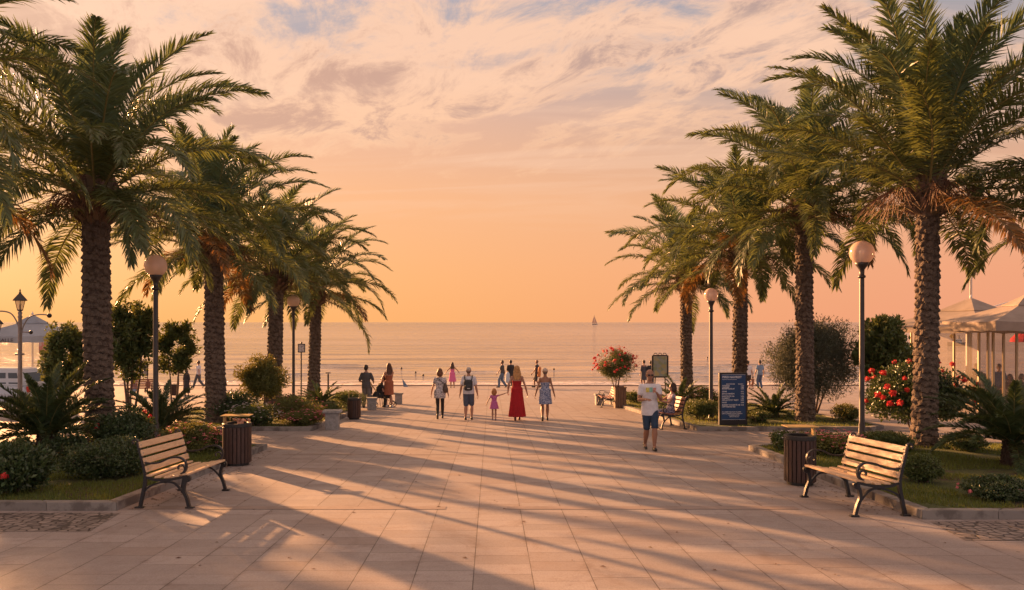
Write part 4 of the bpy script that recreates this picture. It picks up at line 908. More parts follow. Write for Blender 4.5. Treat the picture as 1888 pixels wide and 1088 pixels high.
for s_ in (-1, 1): mb = MB(); mb.tube([(s_*.27, 0, -.05), (s_*.27, 0, h0)], .025, 6); mb.build('leg', M['iron'], root)
#PART2
# ------------------------------------------------------------------ people
def remeshed(mb, name, m_, parent, vox, sm=4, fac=.5):
    me = mb.mesh('tmp'); o = bpy.data.objects.new('tmp_blob', me); SC.collection.objects.link(o)
    r = o.modifiers.new('r', 'REMESH'); r.mode = 'VOXEL'; r.voxel_size = vox
    s_ = o.modifiers.new('s', 'SMOOTH'); s_.factor = fac; s_.iterations = sm
    dg = bpy.context.evaluated_depsgraph_get(); me2 = bpy.data.meshes.new_from_object(o.evaluated_get(dg)); bpy.data.objects.remove(o)
    me2.name = name; me2.materials.clear(); me2.materials.append(m_); me2.polygons.foreach_set('use_smooth', [True]*len(me2.polygons)); return link(name, me2, parent)
def ik(p0, t_, l1, l2, pole):
    p0, t_, pole = Vector(p0), Vector(t_), Vector(pole); d = t_-p0; L = min(d.length, (l1+l2)*.999); d.normalize(); t_ = p0+d*L
    a = (l1*l1-l2*l2+L*L)/(2*L); h_ = math.sqrt(max(0, l1*l1-a*a)); n_ = (pole-d*pole.dot(d)).normalized(); return p0+d*a+n_*h_, t_
BODY_M = [(-.08, .13, .095), (-.02, .158, .112), (.06, .155, .112), (.16, .140, .102), (.26, .148, .108), (.36, .165, .115), (.44, .172, .105), (.49, .138, .085), (.525, .10, .068), (.56, .058, .06)]
BODY_F = [(-.08, .14, .10), (-.02, .172, .122), (.06, .160, .112), (.17, .122, .090), (.27, .132, .098), (.35, .148, .118), (.43, .152, .095), (.48, .140, .078), (.52, .085, .062), (.56, .050, .052)]
def person(label, loc, rz, H, fem=False, outfit=(), hair=('short', (.03, .02, .015)), skin='skin', ank=((-.10, .10, .08, 0), (.10, -.12, .10, 25)), hand=((-.27, .05, .80), (.27, .0, .80)), hip=.92, lean=0., vox=.011, shoes=(.03, .03, .03), group=None, kneepole=(0, 1, 0), elbow=((-.35, -1, 0), (.35, -1, 0)), heady=0., shorten=1., face=True, scale_head=1.07, bag=None, name='person', down=False):
    root = thing(name, label, 'person', loc, rz, group); S = H/1.75
    root.scale = (S, S, S)
    B = BODY_F if fem else BODY_M; sh = .160 if fem else .180; cy = lambda zr: lean*max(0, zr)/.5
    def ringpts(zr, rx, ry, inf=0., n=20, fold=0., seed=0): 
        out = []
        for j in range(n):
            a = 2*math.pi*j/n; f_ = 1+fold*math.sin(a*7+seed)+fold*.6*math.sin(a*11+seed*2); out.append(Vector(((rx+inf)*math.cos(a)*f_, cy(zr)+(ry+inf)*math.sin(a)*f_, hip+zr)))
        return out
    J = {}
    for i, sx in enumerate((-1, 1)):
        hp = Vector((sx*.085, 0, hip-.03)); kn, an = ik(hp, ank[i][:3], .43, .42, kneepole)
        J['hip%d' % i], J['kn%d' % i], J['an%d' % i] = hp, kn, an
        sp = Vector((sx*sh, cy(.46), hip+.455)); el, wr = ik(sp, hand[i], .29*shorten, .26*shorten, elbow[i]); J['sh%d' % i], J['el%d' % i], J['wr%d' % i] = sp, el, wr
    mb = MB(); mb.loft([ringpts(*q) for q in B])
    hc = Vector((0, cy(.70)+.01+heady, hip+.705)); hs = scale_head
    mb.capsule((0, cy(.50), hip+.50), .056, (0, cy(.62)+heady*.7, hip+.63), .052, 12)
    mb.ball(hc+Vector((0, -.008, .02)), (.076*hs, .094*hs, .098*hs), 16, 12); mb.ball(hc+Vector((0, .022, -.045)), (.055*hs, .064*hs, .068*hs), 14, 10)
    mb.ball(hc+Vector((0, .094, -.012))*1.0, (.012, .017, .022), 8, 6); mb.ball(hc+Vector((0, .086, -.085)), (.024, .014, .014), 8, 6); mb.ball(hc+Vector((0, .082, .022)), (.045, .013, .010), 8, 6)
    for sx in (-1, 1): mb.ball(hc+Vector((sx*.077*hs, -.005, -.005)), (.012, .020, .032), 8, 6)
    for i, sx in enumerate((-1, 1)):
        th, ca = (.084, .057) if not fem else (.088, .057)
        hp, kn, an, sp, el, wr = (J[k+str(i)] for k in ('hip', 'kn', 'an', 'sh', 'el', 'wr'))
        mb.capsule(hp, th, kn, .052, 12); mb.capsule(kn, .053, kn.lerp(an, .33)+Vector((0, -.008, 0)), ca+.006, 12); mb.capsule(kn.lerp(an, .33)+Vector((0, -.008, 0)), ca+.006, an, .033, 12)
        ar = .85 if fem else 1.
        mb.ball(sp, (.062*ar, .060*ar, .060*ar), 12, 8); mb.capsule(sp, .050*ar, el, .038*ar, 10); mb.capsule(el, .039*ar, el.lerp(wr, .3), .041*ar, 10); mb.capsule(el.lerp(wr, .3), .041*ar, wr, .025*ar, 10)
        # foot
        pt = R(ank[i][3]); fw = Vector((0, math.cos(pt), -math.sin(pt))); up = Vector((0, math.sin(pt), math.cos(pt))); heel = an-fw*.035-up*.045; toe = an+fw*.155-up*.055
        mb.capsule(heel, .034, toe, .024, 10); mb.capsule(an, .034, toe-fw*.03, .026, 8)
        J['heel%d' % i], J['toe%d' % i], J['fw%d' % i], J['up%d' % i] = heel, toe, fw, up
        # hand: palm + five fingers
        d = (wr-el).normalized(); sd_ = Vector((sx, 0, 0)); fr = Vector((0, 1, 0)); fr = (fr-d*fr.dot(d)).normalized(); nrm = d.cross(fr).normalized(); nrm = nrm if nrm.x*sx < 0 else -nrm   # palm faces the body
        pc = wr+d*.045; 
        mb.capsule(wr, .024, wr+d*.02, .026, 8); 
        mb.ball(pc, (.015, .038, .048), 10, 8, Matrix((nrm, fr, d)).transposed())
        for q, (o_, ln) in enumerate(((.030, .070), (.0105, .078), (-.0105, .073), (-.030, .056))):
            a0_ = wr+d*.078+fr*o_; a1_ = a0_+d*ln*.5+nrm*.010+fr*o_*.15; a2_ = a1_+d*ln*.36+nrm*.030; mb.capsule(a0_, .0092, a1_, .0085, 6); mb.capsule(a1_, .0085, a2_, .0070, 6)
        t0 = wr+d*.030+fr*.030; t1 = t0+d*.030+fr*.026+nrm*.006; mb.capsule(t0, .012, t1, .0105, 6); mb.capsule(t1, .010, t1+d*.028+fr*.006+nrm*.01, .008, 6)
        J['d%d' % i], J['fr%d' % i] = d, fr
    remeshed(mb, 'body', M[skin], root, vox, 3)
    v2 = max(vox*1.15, .011)
    for pc_ in outfit:
        kd, m_ = pc_[0], pc_[1]; a = pc_[2:]
        mb = MB()
        if kd == 'shirt':      # hem, sleeve 0..2, looseness
            hem, slv, inf = a; rs = [(hem, B[1][1]*.98, B[1][2]*1.0)]+[q for q in B if q[0] > max(hem+.03, -.03) and q[0] < .55]
            mb.loft([ringpts(*q, inf=inf*(1.5 if q[0] < .1 else 1.15 if q[0] < .3 else 1.0)*(1 if q[0] < .5 else .5)) for q in rs])
            for i in (0, 1):
                if slv > 0:
                    e = J['sh%d' % i].lerp(J['el%d' % i], min(1, slv)); mb.capsule(J['sh%d' % i], .062+inf*.4, e, .052+inf*.6, 12)
                    if slv > 1: mb.capsule(e, .052+inf*.5, J['el%d' % i].lerp(J['wr%d' % i], slv-1), .036+inf*.5, 10)
        elif kd == 'shorts':   # length 0..2, looseness
            ln, inf = a; mb.loft([ringpts(z_, rx, ry, inf=inf) for z_, rx, ry in ((-.10, .13, .10), B[1], B[2], (.10, B[2][1]*.96, B[2][2]))])
            for i in (0, 1):
                hp, kn, an = J['hip%d' % i], J['kn%d' % i], J['an%d' % i]; e = hp.lerp(kn, min(1, ln)); mb.capsule(hp, .086+inf, e, .060+inf*1.3+.02*(1-min(1, ln)), 14)
                if ln > 1: mb.capsule(kn, .060+inf*1.3, kn.lerp(an, .33)+Vector((0, -.008, 0)), .064+inf, 12); mb.capsule(kn.lerp(an, .33)+Vector((0, -.008, 0)), .064+inf, kn.lerp(an, ln-1), .042+inf*1.5, 12)
        elif kd == 'dress':    # bottom z (rel hip), bottom radius, fold, top z
            bz, br, fold, top, sl_ = a; rs = []
            for q in range(9):
                t_ = q/8; z_ = bz+(0.10-bz)*t_; rx = br*(1-t_)+(B[2][1]+.012)*t_; rx = max(rx, B[1][1]+.018) if z_ > -.14 else rx
                rs.append(ringpts(z_, rx, rx*.78, n=56, fold=fold*(1-t_), seed=2.))
            rs += [ringpts(z_, rx, ry, inf=.014, n=56) for z_, rx, ry in B if .12 < z_ <= top]
            mb.loft(rs)
            if sl_ > 0:
                for i in (0, 1): mb.capsule(J['sh%d' % i], .058, J['sh%d' % i].lerp(J['el%d' % i], sl_), .054, 10)
        elif kd == 'skirtseat':
            for i in (0, 1): mb.capsule(J['hip%d' % i], .12, J['kn%d' % i], .085, 12)
            mb.capsule(J['hip0'], .12, J['hip1'], .12, 12); mb.capsule(J['kn0'], .08, J['kn0'].lerp(J['an0'], .3), .075); mb.capsule(J['kn1'], .08, J['kn1'].lerp(J['an1'], .3), .075); mb.capsule(J['kn0'], .075, J['kn1'], .075)
        elif kd == 'straps':
            for sx in (-1, 1): mb.capsule((sx*.075, cy(.45)+.05, hip+.52), .012, (sx*.08, cy(.3)-.11, hip+.38), .012, 6); mb.capsule((sx*.08, cy(.3)-.11, hip+.38), .012, (sx*.09, cy(.1)-.13, hip+.15), .012, 6)
        nm = {'skirtseat': 'skirt'}.get(kd, kd)
        if kd == 'dress': remeshed(mb, nm, m_, root, max(vox, .009), 1)
        else: remeshed(mb, nm, m_, root, v2, 4)
    if shoes is not None:
        for i in (0, 1):
            mb = MB(); fw, up = J['fw%d' % i], J['up%d' % i]; h_, t_ = J['heel%d' % i], J['toe%d' % i]
            mb.capsule(h_, .041, t_, .034, 10); mb.capsule(h_+up*.025, .040, h_+up*.035+fw*.05, .038, 10); mb.capsule(h_-up*.022, .03, t_-up*.012, .028, 8); mb.capsule(h_+fw*.06, .044, t_, .036)
            remeshed(mb, 'shoe', mat('shoe', shoes, .5), root, .011, 2)
    kd, hcol = hair; hm = mat('hair', hcol, .55, bump=.6, bs=70, bd=.01, var=.35, vs=30); mb = MB()
    if kd != 'bald' and kd != 'cap':
        mb.ball(hc+Vector((0, -.018, .034))*1, (.088*hs, .098*hs, .100*hs), 16, 12)
        mb.ball(hc+Vector((0, -.045, -.02)), (.080*hs, .066*hs, .075*hs), 12, 8)
    if kd == 'cap':
        mb.ball(hc+Vector((0, -.018, .042)), (.087, .104, .080), 16, 12); mb.ball(hc+Vector((0, .085, .03)), (.062, .07, .010), 12, 6)
    if kd == 'bald': mb.ball(hc+Vector((0, -.035, .005)), (.079, .080, .075), 12, 8)
    if kd == 'bob':
        mb.ball(hc+Vector((0, -.04, -.04)), (.108*hs, .085*hs, .12*hs), 14, 10)
        for sx in (-1, 1): mb.ball(hc+Vector((sx*.07, -.01, -.06)), (.035, .06, .085), 10, 8)
    if kd == 'long':
        mb.ball(hc+Vector((0, -.05, -.05)), (.10, .07, .13), 14, 10); rg = np.random.default_rng(7)
        for k in range(9): a = (k-4)/4; p1_ = hc+Vector((a*.10+.012*math.sin(k*5), -.085, -.17)); mb.capsule(hc+Vector((a*.07, -.05, .0)), .036, p1_, .034, 8); mb.capsule(p1_, .034, hc+Vector((a*.085+.02*math.sin(k*3), -.10-.02*math.cos(a*2), -.30-.07*rg.random()+.06*abs(a))), .014, 8)
    if kd == 'hood': mb.ball(hc+Vector((0, -.02, -.02)), (.11, .12, .15), 14, 10); mb.ball(hc+Vector((0, -.02, -.17)), (.17, .13, .08), 14, 10)
    remeshed(mb, 'cap' if kd == 'cap' else ('hood' if kd == 'hood' else 'hair'), hm, root, .010, 2)
    if kd == 'cap':
        mb = MB(); mb.ball(hc+Vector((0, -.03, -.03)), (.080, .078, .060), 12, 8); remeshed(mb, 'hair', mat('short hair', (.12, .09, .07), .8), root, .010, 2)
    if face:
        for sx in (-1, 1):
            mb = MB(); mb.ball(hc+Vector((sx*.030, .083, .004)), (.012, .008, .007), 8, 6); mb.build('eye', M['black'], root, smooth=True)
        mb = MB(); mb.ball(hc+Vector((0, .092, -.060)), (.024, .008, .006), 8, 6); mb.build('mouth', mat('lips', (.30, .09, .07), .5), root, smooth=True)
    if down: pass
    root['_j'] = 0; del root['_j']
    return root, J, hc
WALK_L = ((-.09, .20, .085, 0), (.09, -.22, .13, 38)); WALK_R = ((-.09, -.22, .13, 38), (.09, .20, .085, 0))
STAND = ((-.11, .02, .08, 0), (.11, 0, .08, 0)); SIT = ((-.12, .42, .08, 0), (.12, .46, .08, 0))
fl = lambda n_, c1, c2, sc=30., thr=(.46, .52): fabric(n_, c1, c2, sc, thr)
gf = gp
# --- walking group, backs to the camera
p = gf(811, 772)
r_, J_, hc_ = person('woman in black and white floral blouse and dark leggings, leftmost of the five walkers', p, R(2), 1.62, True,
       [('shorts', fabric('dark leggings', (.022, .020, .022)), 1.9, .002), ('shirt', fl('floral blouse', (.62, .60, .62), (.07, .08, .11), 34, (.50, .54)), -.20, .35, .022)], ('bob', (.13, .055, .025)),
       ank=((-.075, -.20, .15, 45), (.085, .16, .085, 0)), hand=((-.30, .10, .86), (.29, .06, .84)), vox=.009)
def attach_bag(root, kind):
    if kind == 'shoulder':
        mb = MB(); mb.capsule((.20, -.10, 1.14), .075, (.19, -.10, .98), .11, 12); remeshed(mb, 'tmpb', mat('brown leather', (.07, .045, .035), .5), None, .014, 4)
b_ = MB(); b_.capsule((.19, -.12, 1.20), .05, (.20, -.13, 1.03), .10, 12); b_.capsule((.20, -.13, 1.03), .10, (.20, -.13, .99), .09, 12)
bg = remeshed(b_, 'shoulder_bag', mat('brown leather', (.07, .048, .04), .5), None, .012, 4); bg.location = p; bg.scale = r_.scale; bg.rotation_euler = r_.rotation_euler; tag(bg, 'brown leather bag carried on the right hip of the floral blouse woman', 'bag')
b_ = MB(); b_.tube(smoothpts([(.18, -.14, 1.20), (.06, -.15, 1.30), (-.08, -.11, 1.43), (-.10, .0, 1.455)]), .010, 6); s_ = b_.build('strap', M['black']); s_.parent = bg
p = gf(864, 774)
r_, J_, hc_ = person('man in white t-shirt, grey cap and blue shorts carrying a black backpack, seen from behind', p, R(-2), 1.68, False,
       [('shorts', fabric('blue grey shorts', (.07, .095, .15)), .92, .022), ('shirt', fabric('white tee', (.58, .60, .66)), -.06, .62, .026)], ('cap', (.42, .38, .34)),
       ank=((-.10, -.04, .08, 0), (.10, .05, .08, 0)), hand=((-.29, .02, .82), (.30, .0, .82)), vox=.009)
b_ = MB(); b_.bevbox((0, -.21, 1.16), (.29, .14, .36), .05); b_.bevbox((0, -.285, 1.08), (.22, .05, .17), .02)
bp = remeshed(b_, 'backpack', mat('black backpack cloth', (.022, .024, .028), .6), None, .012, 6); bp.location = p; bp.scale = r_.scale; bp.rotation_euler = r_.rotation_euler; tag(bp, 'black backpack worn by the man in the grey cap', 'backpack')
for sx in (-1, 1): b_ = MB(); b_.tube(smoothpts([(sx*.09, -.17, 1.27), (sx*.12, -.145, 1.38), (sx*.125, -.06, 1.475), (sx*.115, .07, 1.46)]), .01, flat=((1, 0, 0), .035, .014)); s_ = b_.build('strap', M['black']); s_.parent = bp
b_ = MB(); b_.box((0.02, -.312, 1.06), (.09, .004, .018)); s_ = b_.build('logo', M['white']); s_.parent = bp
Hc = .98; pc_ = gf(911, 775); pw = gf(953, 775); hold = Vector(((935.5-VPX)/F*pw.y, pc_.y+.02, zat(724, pw.y)))
def tolocal(pt, loc, rz, H): return Matrix.Rotation(-rz, 3, 'Z')@(Vector(pt)-Vector(loc))/(H/1.75)
person('small girl in a purple dress holding the hand of the woman in red', pc_, 0, Hc, True, [('dress', fl('purple dress', (.38, .06, .25), (.50, .16, .36), 60), -.26, .27, .04, .50, .28)], ('bob', (.36, .15, .05)), hip=.80+.12, ank=((-.085, .03, .08, 0), (.085, -.02, .08, 0)),
       hand=((-.42, .03, .92), tuple(tolocal(hold, pc_, 0, Hc))), vox=.012, shoes=(.16, .12, .14), scale_head=1.5, elbow=((-.35, -1, 0), (.2, -.5, -1)))
person('woman in a long red dress with long wavy blonde hair, holding the small girl\'s hand', pw, R(1), 1.72, True, [('dress', fabric('red dress', (.36, .008, .014)), -.80, .275, .085, .40, 0)], ('long', (.42, .22, .075)),
       ank=((-.06, -.10, .09, 20), (.08, .10, .08, 0)), hand=(tuple(tolocal(hold+Vector((.02, 0, .03)), pw, R(1), 1.72)), (.33, .02, .86)), vox=.009, shoes=(.10, .02, .02), elbow=((-.35, -1, 0), (.35, -1, 0)))
person('woman in a blue and white floral sundress and pale cap, rightmost of the walkers', gf(1005, 776), R(-2), 1.66, True, [('dress', fl('blue floral', (.36, .40, .52), (.06, .09, .20), 30, (.49, .53)), -.36, .235, .03, .42, 0)], ('cap', (.50, .40, .32)),
       ank=((-.09, -.20, .15, 48), (.075, .14, .085, 0)), hand=((-.32, .05, .84), (.31, .0, .84)), vox=.009, skin='skin2')
# --- man walking towards the camera
p = gf(1198, 829)
wm, J_, hc_ = person('bald man in white printed t-shirt, navy shorts and sunglasses walking towards the camera', p, R(180), 1.76, False,
       [('shorts', fabric('navy shorts', (.018, .042, .085)), .93, .012), ('shirt', fabric('white t-shirt', (.62, .62, .66)), -.17, .50, .020)], ('bald', (.05, .035, .03)), skin='skin2',
       ank=((-.06, .20, .085, -8), (.07, -.16, .11, 30)), hand=((-.10, .28, 1.25), (.13, .26, 1.12)), elbow=((-.6, -.8, -.8), (.6, -.8, -.8)), vox=.0065, shoes=(.02, .02, .022), scale_head=1.08)
b_ = MB()
for sx in (-1, 1): b_.ball(hc_+Vector((sx*.033, .090, .006)), (.030, .012, .021), 12, 8)
b_.tube([hc_+Vector((-.02, .098, .012)), hc_+Vector((.02, .098, .012))], .005, 6)
for sx in (-1, 1): b_.tube([hc_+Vector((sx*.060, .085, .012)), hc_+Vector((sx*.082, .0, .012))], .004, 6)
b_.build('sunglasses', mat('dark lens', (.015, .012, .012), .15), wm, smooth=True)
# printed motif follows the chest: small patches set just proud of the cloth
chest = []
for k, (xx, zz_, c_) in enumerate(((.075, .395, (.55, .50, .12)), (.0, .40, (.20, .45, .38)), (-.075, .39, (.62, .26, .20)))):
    b_ = MB(); n_ = 8
    for i in range(n_):
        for j in range(5):
            x0 = xx-.034+.068*i/n_; z0 = zz_-.05+.10*j/5
            yf = lambda x_, z_: .030+(BODY_M[5][2]+.034)*math.sqrt(max(0, 1-(x_/(BODY_M[5][1]+.034))**2))-.024+.0*z_
            q = [Vector((x_, yf(x_, z_), .92+z_)) for x_, z_ in ((x0, z0), (x0+.068/n_, z0), (x0+.068/n_, z0+.02), (x0, z0+.02))]; b_.add(q, [(0, 3, 2, 1)])
    b_.build('print', mat('shirt print', c_, .8, var=.3, vs=40), wm)
# --- seated woman on the right bench
bs = benS.location
person('dark-haired woman in a pale patterned dress sitting on the iron armed bench', (bs.x+.04, bs.y-.18, bs.z-.03), R(96), 1.66, True, [('shirt', fl('pale print top', (.50, .42, .42), (.10, .10, .20), 34), -.02, .2, .014), ('skirtseat', fl('dark print skirt', (.05, .055, .12), (.30, .28, .36), 26))], ('bob', (.035, .018, .012)),
       hip=.545, ank=((-.08, .48, .08, 0), (.08, .40, .08, 0)), hand=((-.12, .34, .86), (.12, .28, .98)), lean=-.06, vox=.009, elbow=((-1, -.3, -.6), (1, -.3, -.8)))
# --- left standing group
p = gf(675, 752)
person('man in a dark grey shirt and grey trousers standing with his back turned', p, R(-5), 1.66, False, [('shorts', fabric('grey trousers', (.15, .15, .16)), 1.95, .020), ('shirt', fabric('dark grey shirt', (.075, .075, .08)), -.10, .8, .024)], ('short', (.03, .02, .015)), ank=STAND,
       hand=((-.20, .20, 1.05), (.26, .22, 1.02)), vox=.011)
p = gf(717, 751)
person('long-haired woman in a brown dress standing beside the stroller', p, R(28), 1.72, True, [('dress', fabric('brown dress', (.30, .10, .05)), -.42, .20, .03, .42, 0)], ('long', (.07, .03, .015)), ank=((-.08, .05, .08, 0), (.10, -.08, .08, 0)), hand=((-.22, .26, 1.08), (.05, .30, 1.04)), vox=.011, shoes=(.55, .53, .52))
ps = gf(691, 752)+Vector((0, .3, 0))
person('seated person in black bending forward over a book beside the stroller', ps, R(-70), 1.62, True, [('shirt', fabric('black top', (.02, .02, .022)), -.06, .4, .02), ('shorts', fabric('black trousers', (.02, .02, .02)), 1.9, .018)], ('short', (.03, .015, .01)), hip=.50, ank=((-.12, .42, .08, 0), (.12, .34, .08, 0)), hand=((-.12, .50, .72), (.10, .52, .70)), lean=.22, heady=.10, vox=.011)
def fold_chair(loc, rz, label, col='black', w_=.44):
    root = thing('chair', label, 'chair', loc, rz, 'chairs'); mb = MB()
    mb.bevbox((0, 0, .43), (w_, .42, .035), .01); mb.build('seat', M[col], root); mb = MB(); mb.bevbox((0, -.21, .68), (w_, .03, .30), .012, Matrix.Rotation(R(8), 3, 'X')); mb.build('backrest', M[col], root)
    for sx in (-1, 1):
        for sy in (-1, 1): mb = MB(); mb.tube([(sx*w_*.46, sy*.19, .42 if sy > 0 else .82), (sx*w_*.46, sy*.22, 0)], .013, 6); mb.build('leg', M['iron'], root)
    return root
fold_chair(ps, R(-70), 'black folding chair under the person bending over a book')
def stroller(loc, rz):
    root = thing('stroller', 'dark folding pushchair with pale frame at the feet of the brown dress woman', 'stroller', loc, rz)
    mb = MB(); mb.ball((0, .0, .62), (.20, .22, .20), 14, 10); mb.bevbox((0, .08, .42), (.34, .42, .16), .03); mb.build('seat', mat('stroller cloth', (.03, .03, .034), .8), root)
    for sx in (-1, 1):
        mb = MB(); mb.tube([(sx*.2, -.52, .98), (sx*.2, -.28, .62), (sx*.21, .38, .12)], .013, 6); mb.build('frame', M['bronze'], root); mb = MB(); mb.tube([(sx*.2, -.2, .5), (sx*.2, -.34, .12)], .013, 6); mb.build('frame', M['bronze'], root)
        for yy in (-.34, .38):
            mb = MB(); mb.tube([Vector((sx*.22, yy+.10*math.cos(q*math.pi/8), .12+.10*math.sin(q*math.pi/8))) for q in range(17)], .018, 6, cap=False); w_ = mb.build('wheel', M['black'], root); mb = MB(); mb.tube([(sx*.20, yy, .12), (sx*.24, yy, .12)], .02, 8); mb.build('hub', M['steel'], w_)
    mb = MB(); mb.tube([(-.2, -.52, .98), (0, -.56, 1.0), (.2, -.52, .98)], .016, 6); mb.build('handle', M['black'], root)
stroller(gf(708, 751)+Vector((-.05, .15, 0)), R(-75))
# --- people far off at the promenade edge
def far(u, v, px_h, label, rz, fem, outfit, hair, ank=STAND, hand=((-.27, .05, .82), (.27, .0, .82)), **k):
    Y = Yv(v) if 'Y' not in k else k.pop('Y'); return person(label, gy(u, Y), rz, px_h/F*Y, fem, outfit, hair, ank=ank, hand=hand, vox=.016, **k)
far(834, 715, 47, 'girl in a pink dress with long hair holding her arms out at the quay edge', R(4), True, [('dress', fabric('pink dress', (.62, .14, .32)), -.50, .27, .04, .42, 0)], ('long', (.05, .03, .02)), hand=((-.48, .08, .98), (.46, .06, 1.02)), skin='skin2')
far(926, 714.5, 50, 'man in dark top and jeans walking left at the quay edge', R(75), False, [('shorts', fabric('jeans', (.10, .15, .24)), 1.95, .026), ('shirt', fabric('dark top', (.06, .06, .065)), -.05, .5, .02)], ('short', (.05, .035, .025)), ank=WALK_L, hand=((-.30, .25, .90), (.27, -.12, .84)))
far(941.5, 714, 50, 'person in black shirt standing behind the woman in red', R(20), False, [('shorts', fabric('dark trousers', (.05, .05, .06)), 1.95, .02), ('shirt', fabric('black shirt', (.025, .025, .03)), -.05, .9, .02)], ('short', (.03, .02, .015)))
cl = gy(936, 49.0); b_ = MB(); b_.capsule((0, 0, .45), .15, (0, 0, .85), .13); bgx = remeshed(b_, 'beach_bag', mat('pale blue bag cloth', (.42, .50, .58), .7), None, .03, 4); bgx.location = cl; tag(bgx, 'pale blue beach bag carried between the two men at the quay edge', 'bag')
far(990, 714.5, 51, 'man in black vest and shorts walking left with a bag over his shoulder', R(70), False, [('shorts', fabric('black shorts', (.03, .03, .035)), .95, .024), ('shirt', fabric('black vest', (.04, .04, .05)), -.06, .2, .02)], ('bald', (.10, .06, .04)), ank=WALK_R, hand=((-.30, .22, .90), (.22, -.14, .9)), skin='skin2')
cl = gy(994, 49.6); b_ = MB(); b_.capsule((0, 0, .75), .11, (.04, 0, 1.2), .10); bgx = remeshed(b_, 'shoulder_bag', mat('orange bag cloth', (.55, .20, .06), .7), None, .03, 4); bgx.location = cl; tag(bgx, 'orange bag slung behind the man in the black vest', 'bag')
far(1187, 714, 50, 'person in a long dark coat standing left of the poster stand', R(30), True, [('dress', fabric('dark coat', (.05, .055, .07)), -.45, .22, .02, .45, 1.)], ('short', (.03, .02, .015)))
far(1200, 714, 49, 'person in dark clothes partly behind the walking man and poster stand', R(-20), False, [('shorts', fabric('dark trousers', (.04, .04, .05)), 1.95, .02), ('shirt', fabric('navy shirt', (.03, .035, .05)), -.05, .9, .02)], ('short', (.03, .02, .015)))
far(1379, 717, 52, 'man in white shirt and dark shorts standing right of the blue sign', R(-20), False, [('shorts', fabric('dark shorts', (.04, .035, .035)), .9, .024), ('shirt', fabric('white shirt', (.58, .58, .62)), -.06, .6, .024)], ('short', (.04, .03, .02)))
far(1388, 704, 23, 'small child between the two men right of the blue sign', R(30), False, [('shorts', fabric('child shorts', (.3, .12, .06)), .8, .024), ('shirt', fabric('child shirt', (.28, .13, .08)), -.06, .6, .02)], ('short', (.05, .03, .02)), Y=48, hand=((-.34, .2, 1.2), (.27, .0, .82)), scale_head=1.2)
far(1401, 716, 52, 'man in blue shirt and jeans looking out to sea', R(15), False, [('shorts', fabric('blue jeans', (.07, .11, .20)), 1.95, .024), ('shirt', fabric('blue shirt', (.16, .24, .36)), -.08, .6, .024)], ('short', (.04, .03, .02)), hand=((-.32, .06, .88), (.27, .0, .84)))
far(366, 715, 50, 'man in white t-shirt and dark trousers striding left across the plaza', R(80), False, [('shorts', fabric('slate trousers', (.07, .08, .10)), 1.95, .022), ('shirt', fabric('white tee', (.56, .56, .60)), -.06, .6, .024)], ('short', (.05, .03, .02)), ank=((-.09, .30, .09, -8), (.09, -.30, .15, 40)), hand=((-.27, -.2, .9), (.27, .25, .9)))
far(344, 730, 49, 'person wrapped in a dark hooded cloak standing on the left plaza', R(-10), True, [('dress', fabric('dark cloak', (.035, .035, .042)), -.72, .25, .03, .50, 1.)], ('hood', (.03, .03, .035)))
far(245, 729, 49, 'person in pale blue jeans and white shirt by the far left bench', R(-30), False, [('shorts', fabric('pale jeans', (.20, .30, .44)), 1.95, .026), ('shirt', fabric('white blouse', (.55, .54, .55)), -.08, 1.4, .024)], ('short', (.06, .035, .02)), hand=((-.2, .25, 1.1), (.2, .25, 1.1)))
far(273, 724, 32, 'person sitting at the right end of the far left bench', R(180), True, [('shirt', fabric('brown top', (.14, .07, .05)), -.06, 1.2, .02), ('shorts', fabric('dark skirt', (.05, .04, .045)), 1.9, .02)], ('bob', (.05, .025, .015)), hip=.55, ank=SIT, hand=((-.12, .3, .72), (.12, .3, .72)))
# cafe tables and guests, left
def round_table(u, Y, label, cloth=(.45, .44, .46)):
    root = thing('cafe_table', label, 'table', gy(u, Y)); mb = MB(); mb.lathe([(.42, .70), (.44, .715), (.44, .735), (.42, .745)], n=28); mb.build('tabletop', M['white'], root)
    mb = MB(); mb.lathe([(.24, 0), (.24, .02), (.03, .05), (.025, .70)], n=14); mb.build('leg', M['iron'], root)
    mb = MB(); n_ = 48; mb.loft([[Vector(((.45+dr+fa*math.sin(j*.9))*math.cos(2*math.pi*j/n_), (.45+dr+fa*math.sin(j*.9))*math.sin(2*math.pi*j/n_), z_)) for j in range(n_)] for dr, fa, z_ in ((.06, .03, .30), (.03, .02, .5), (.0, .004, .74), (0, 0, .752), (-.43, 0, .753))], cap=False)
    c_ = mb.build('tablecloth', fabric('cloth', cloth), None); c_.location = root.location; tag(c_, 'pale cloth over the '+label, 'tablecloth'); return root
round_table(100, 31.5, 'cafe table under the left parasol nearest the small tree')
round_table(70, 33.5, 'cafe table at the far left behind the parked car', (.30, .33, .36))
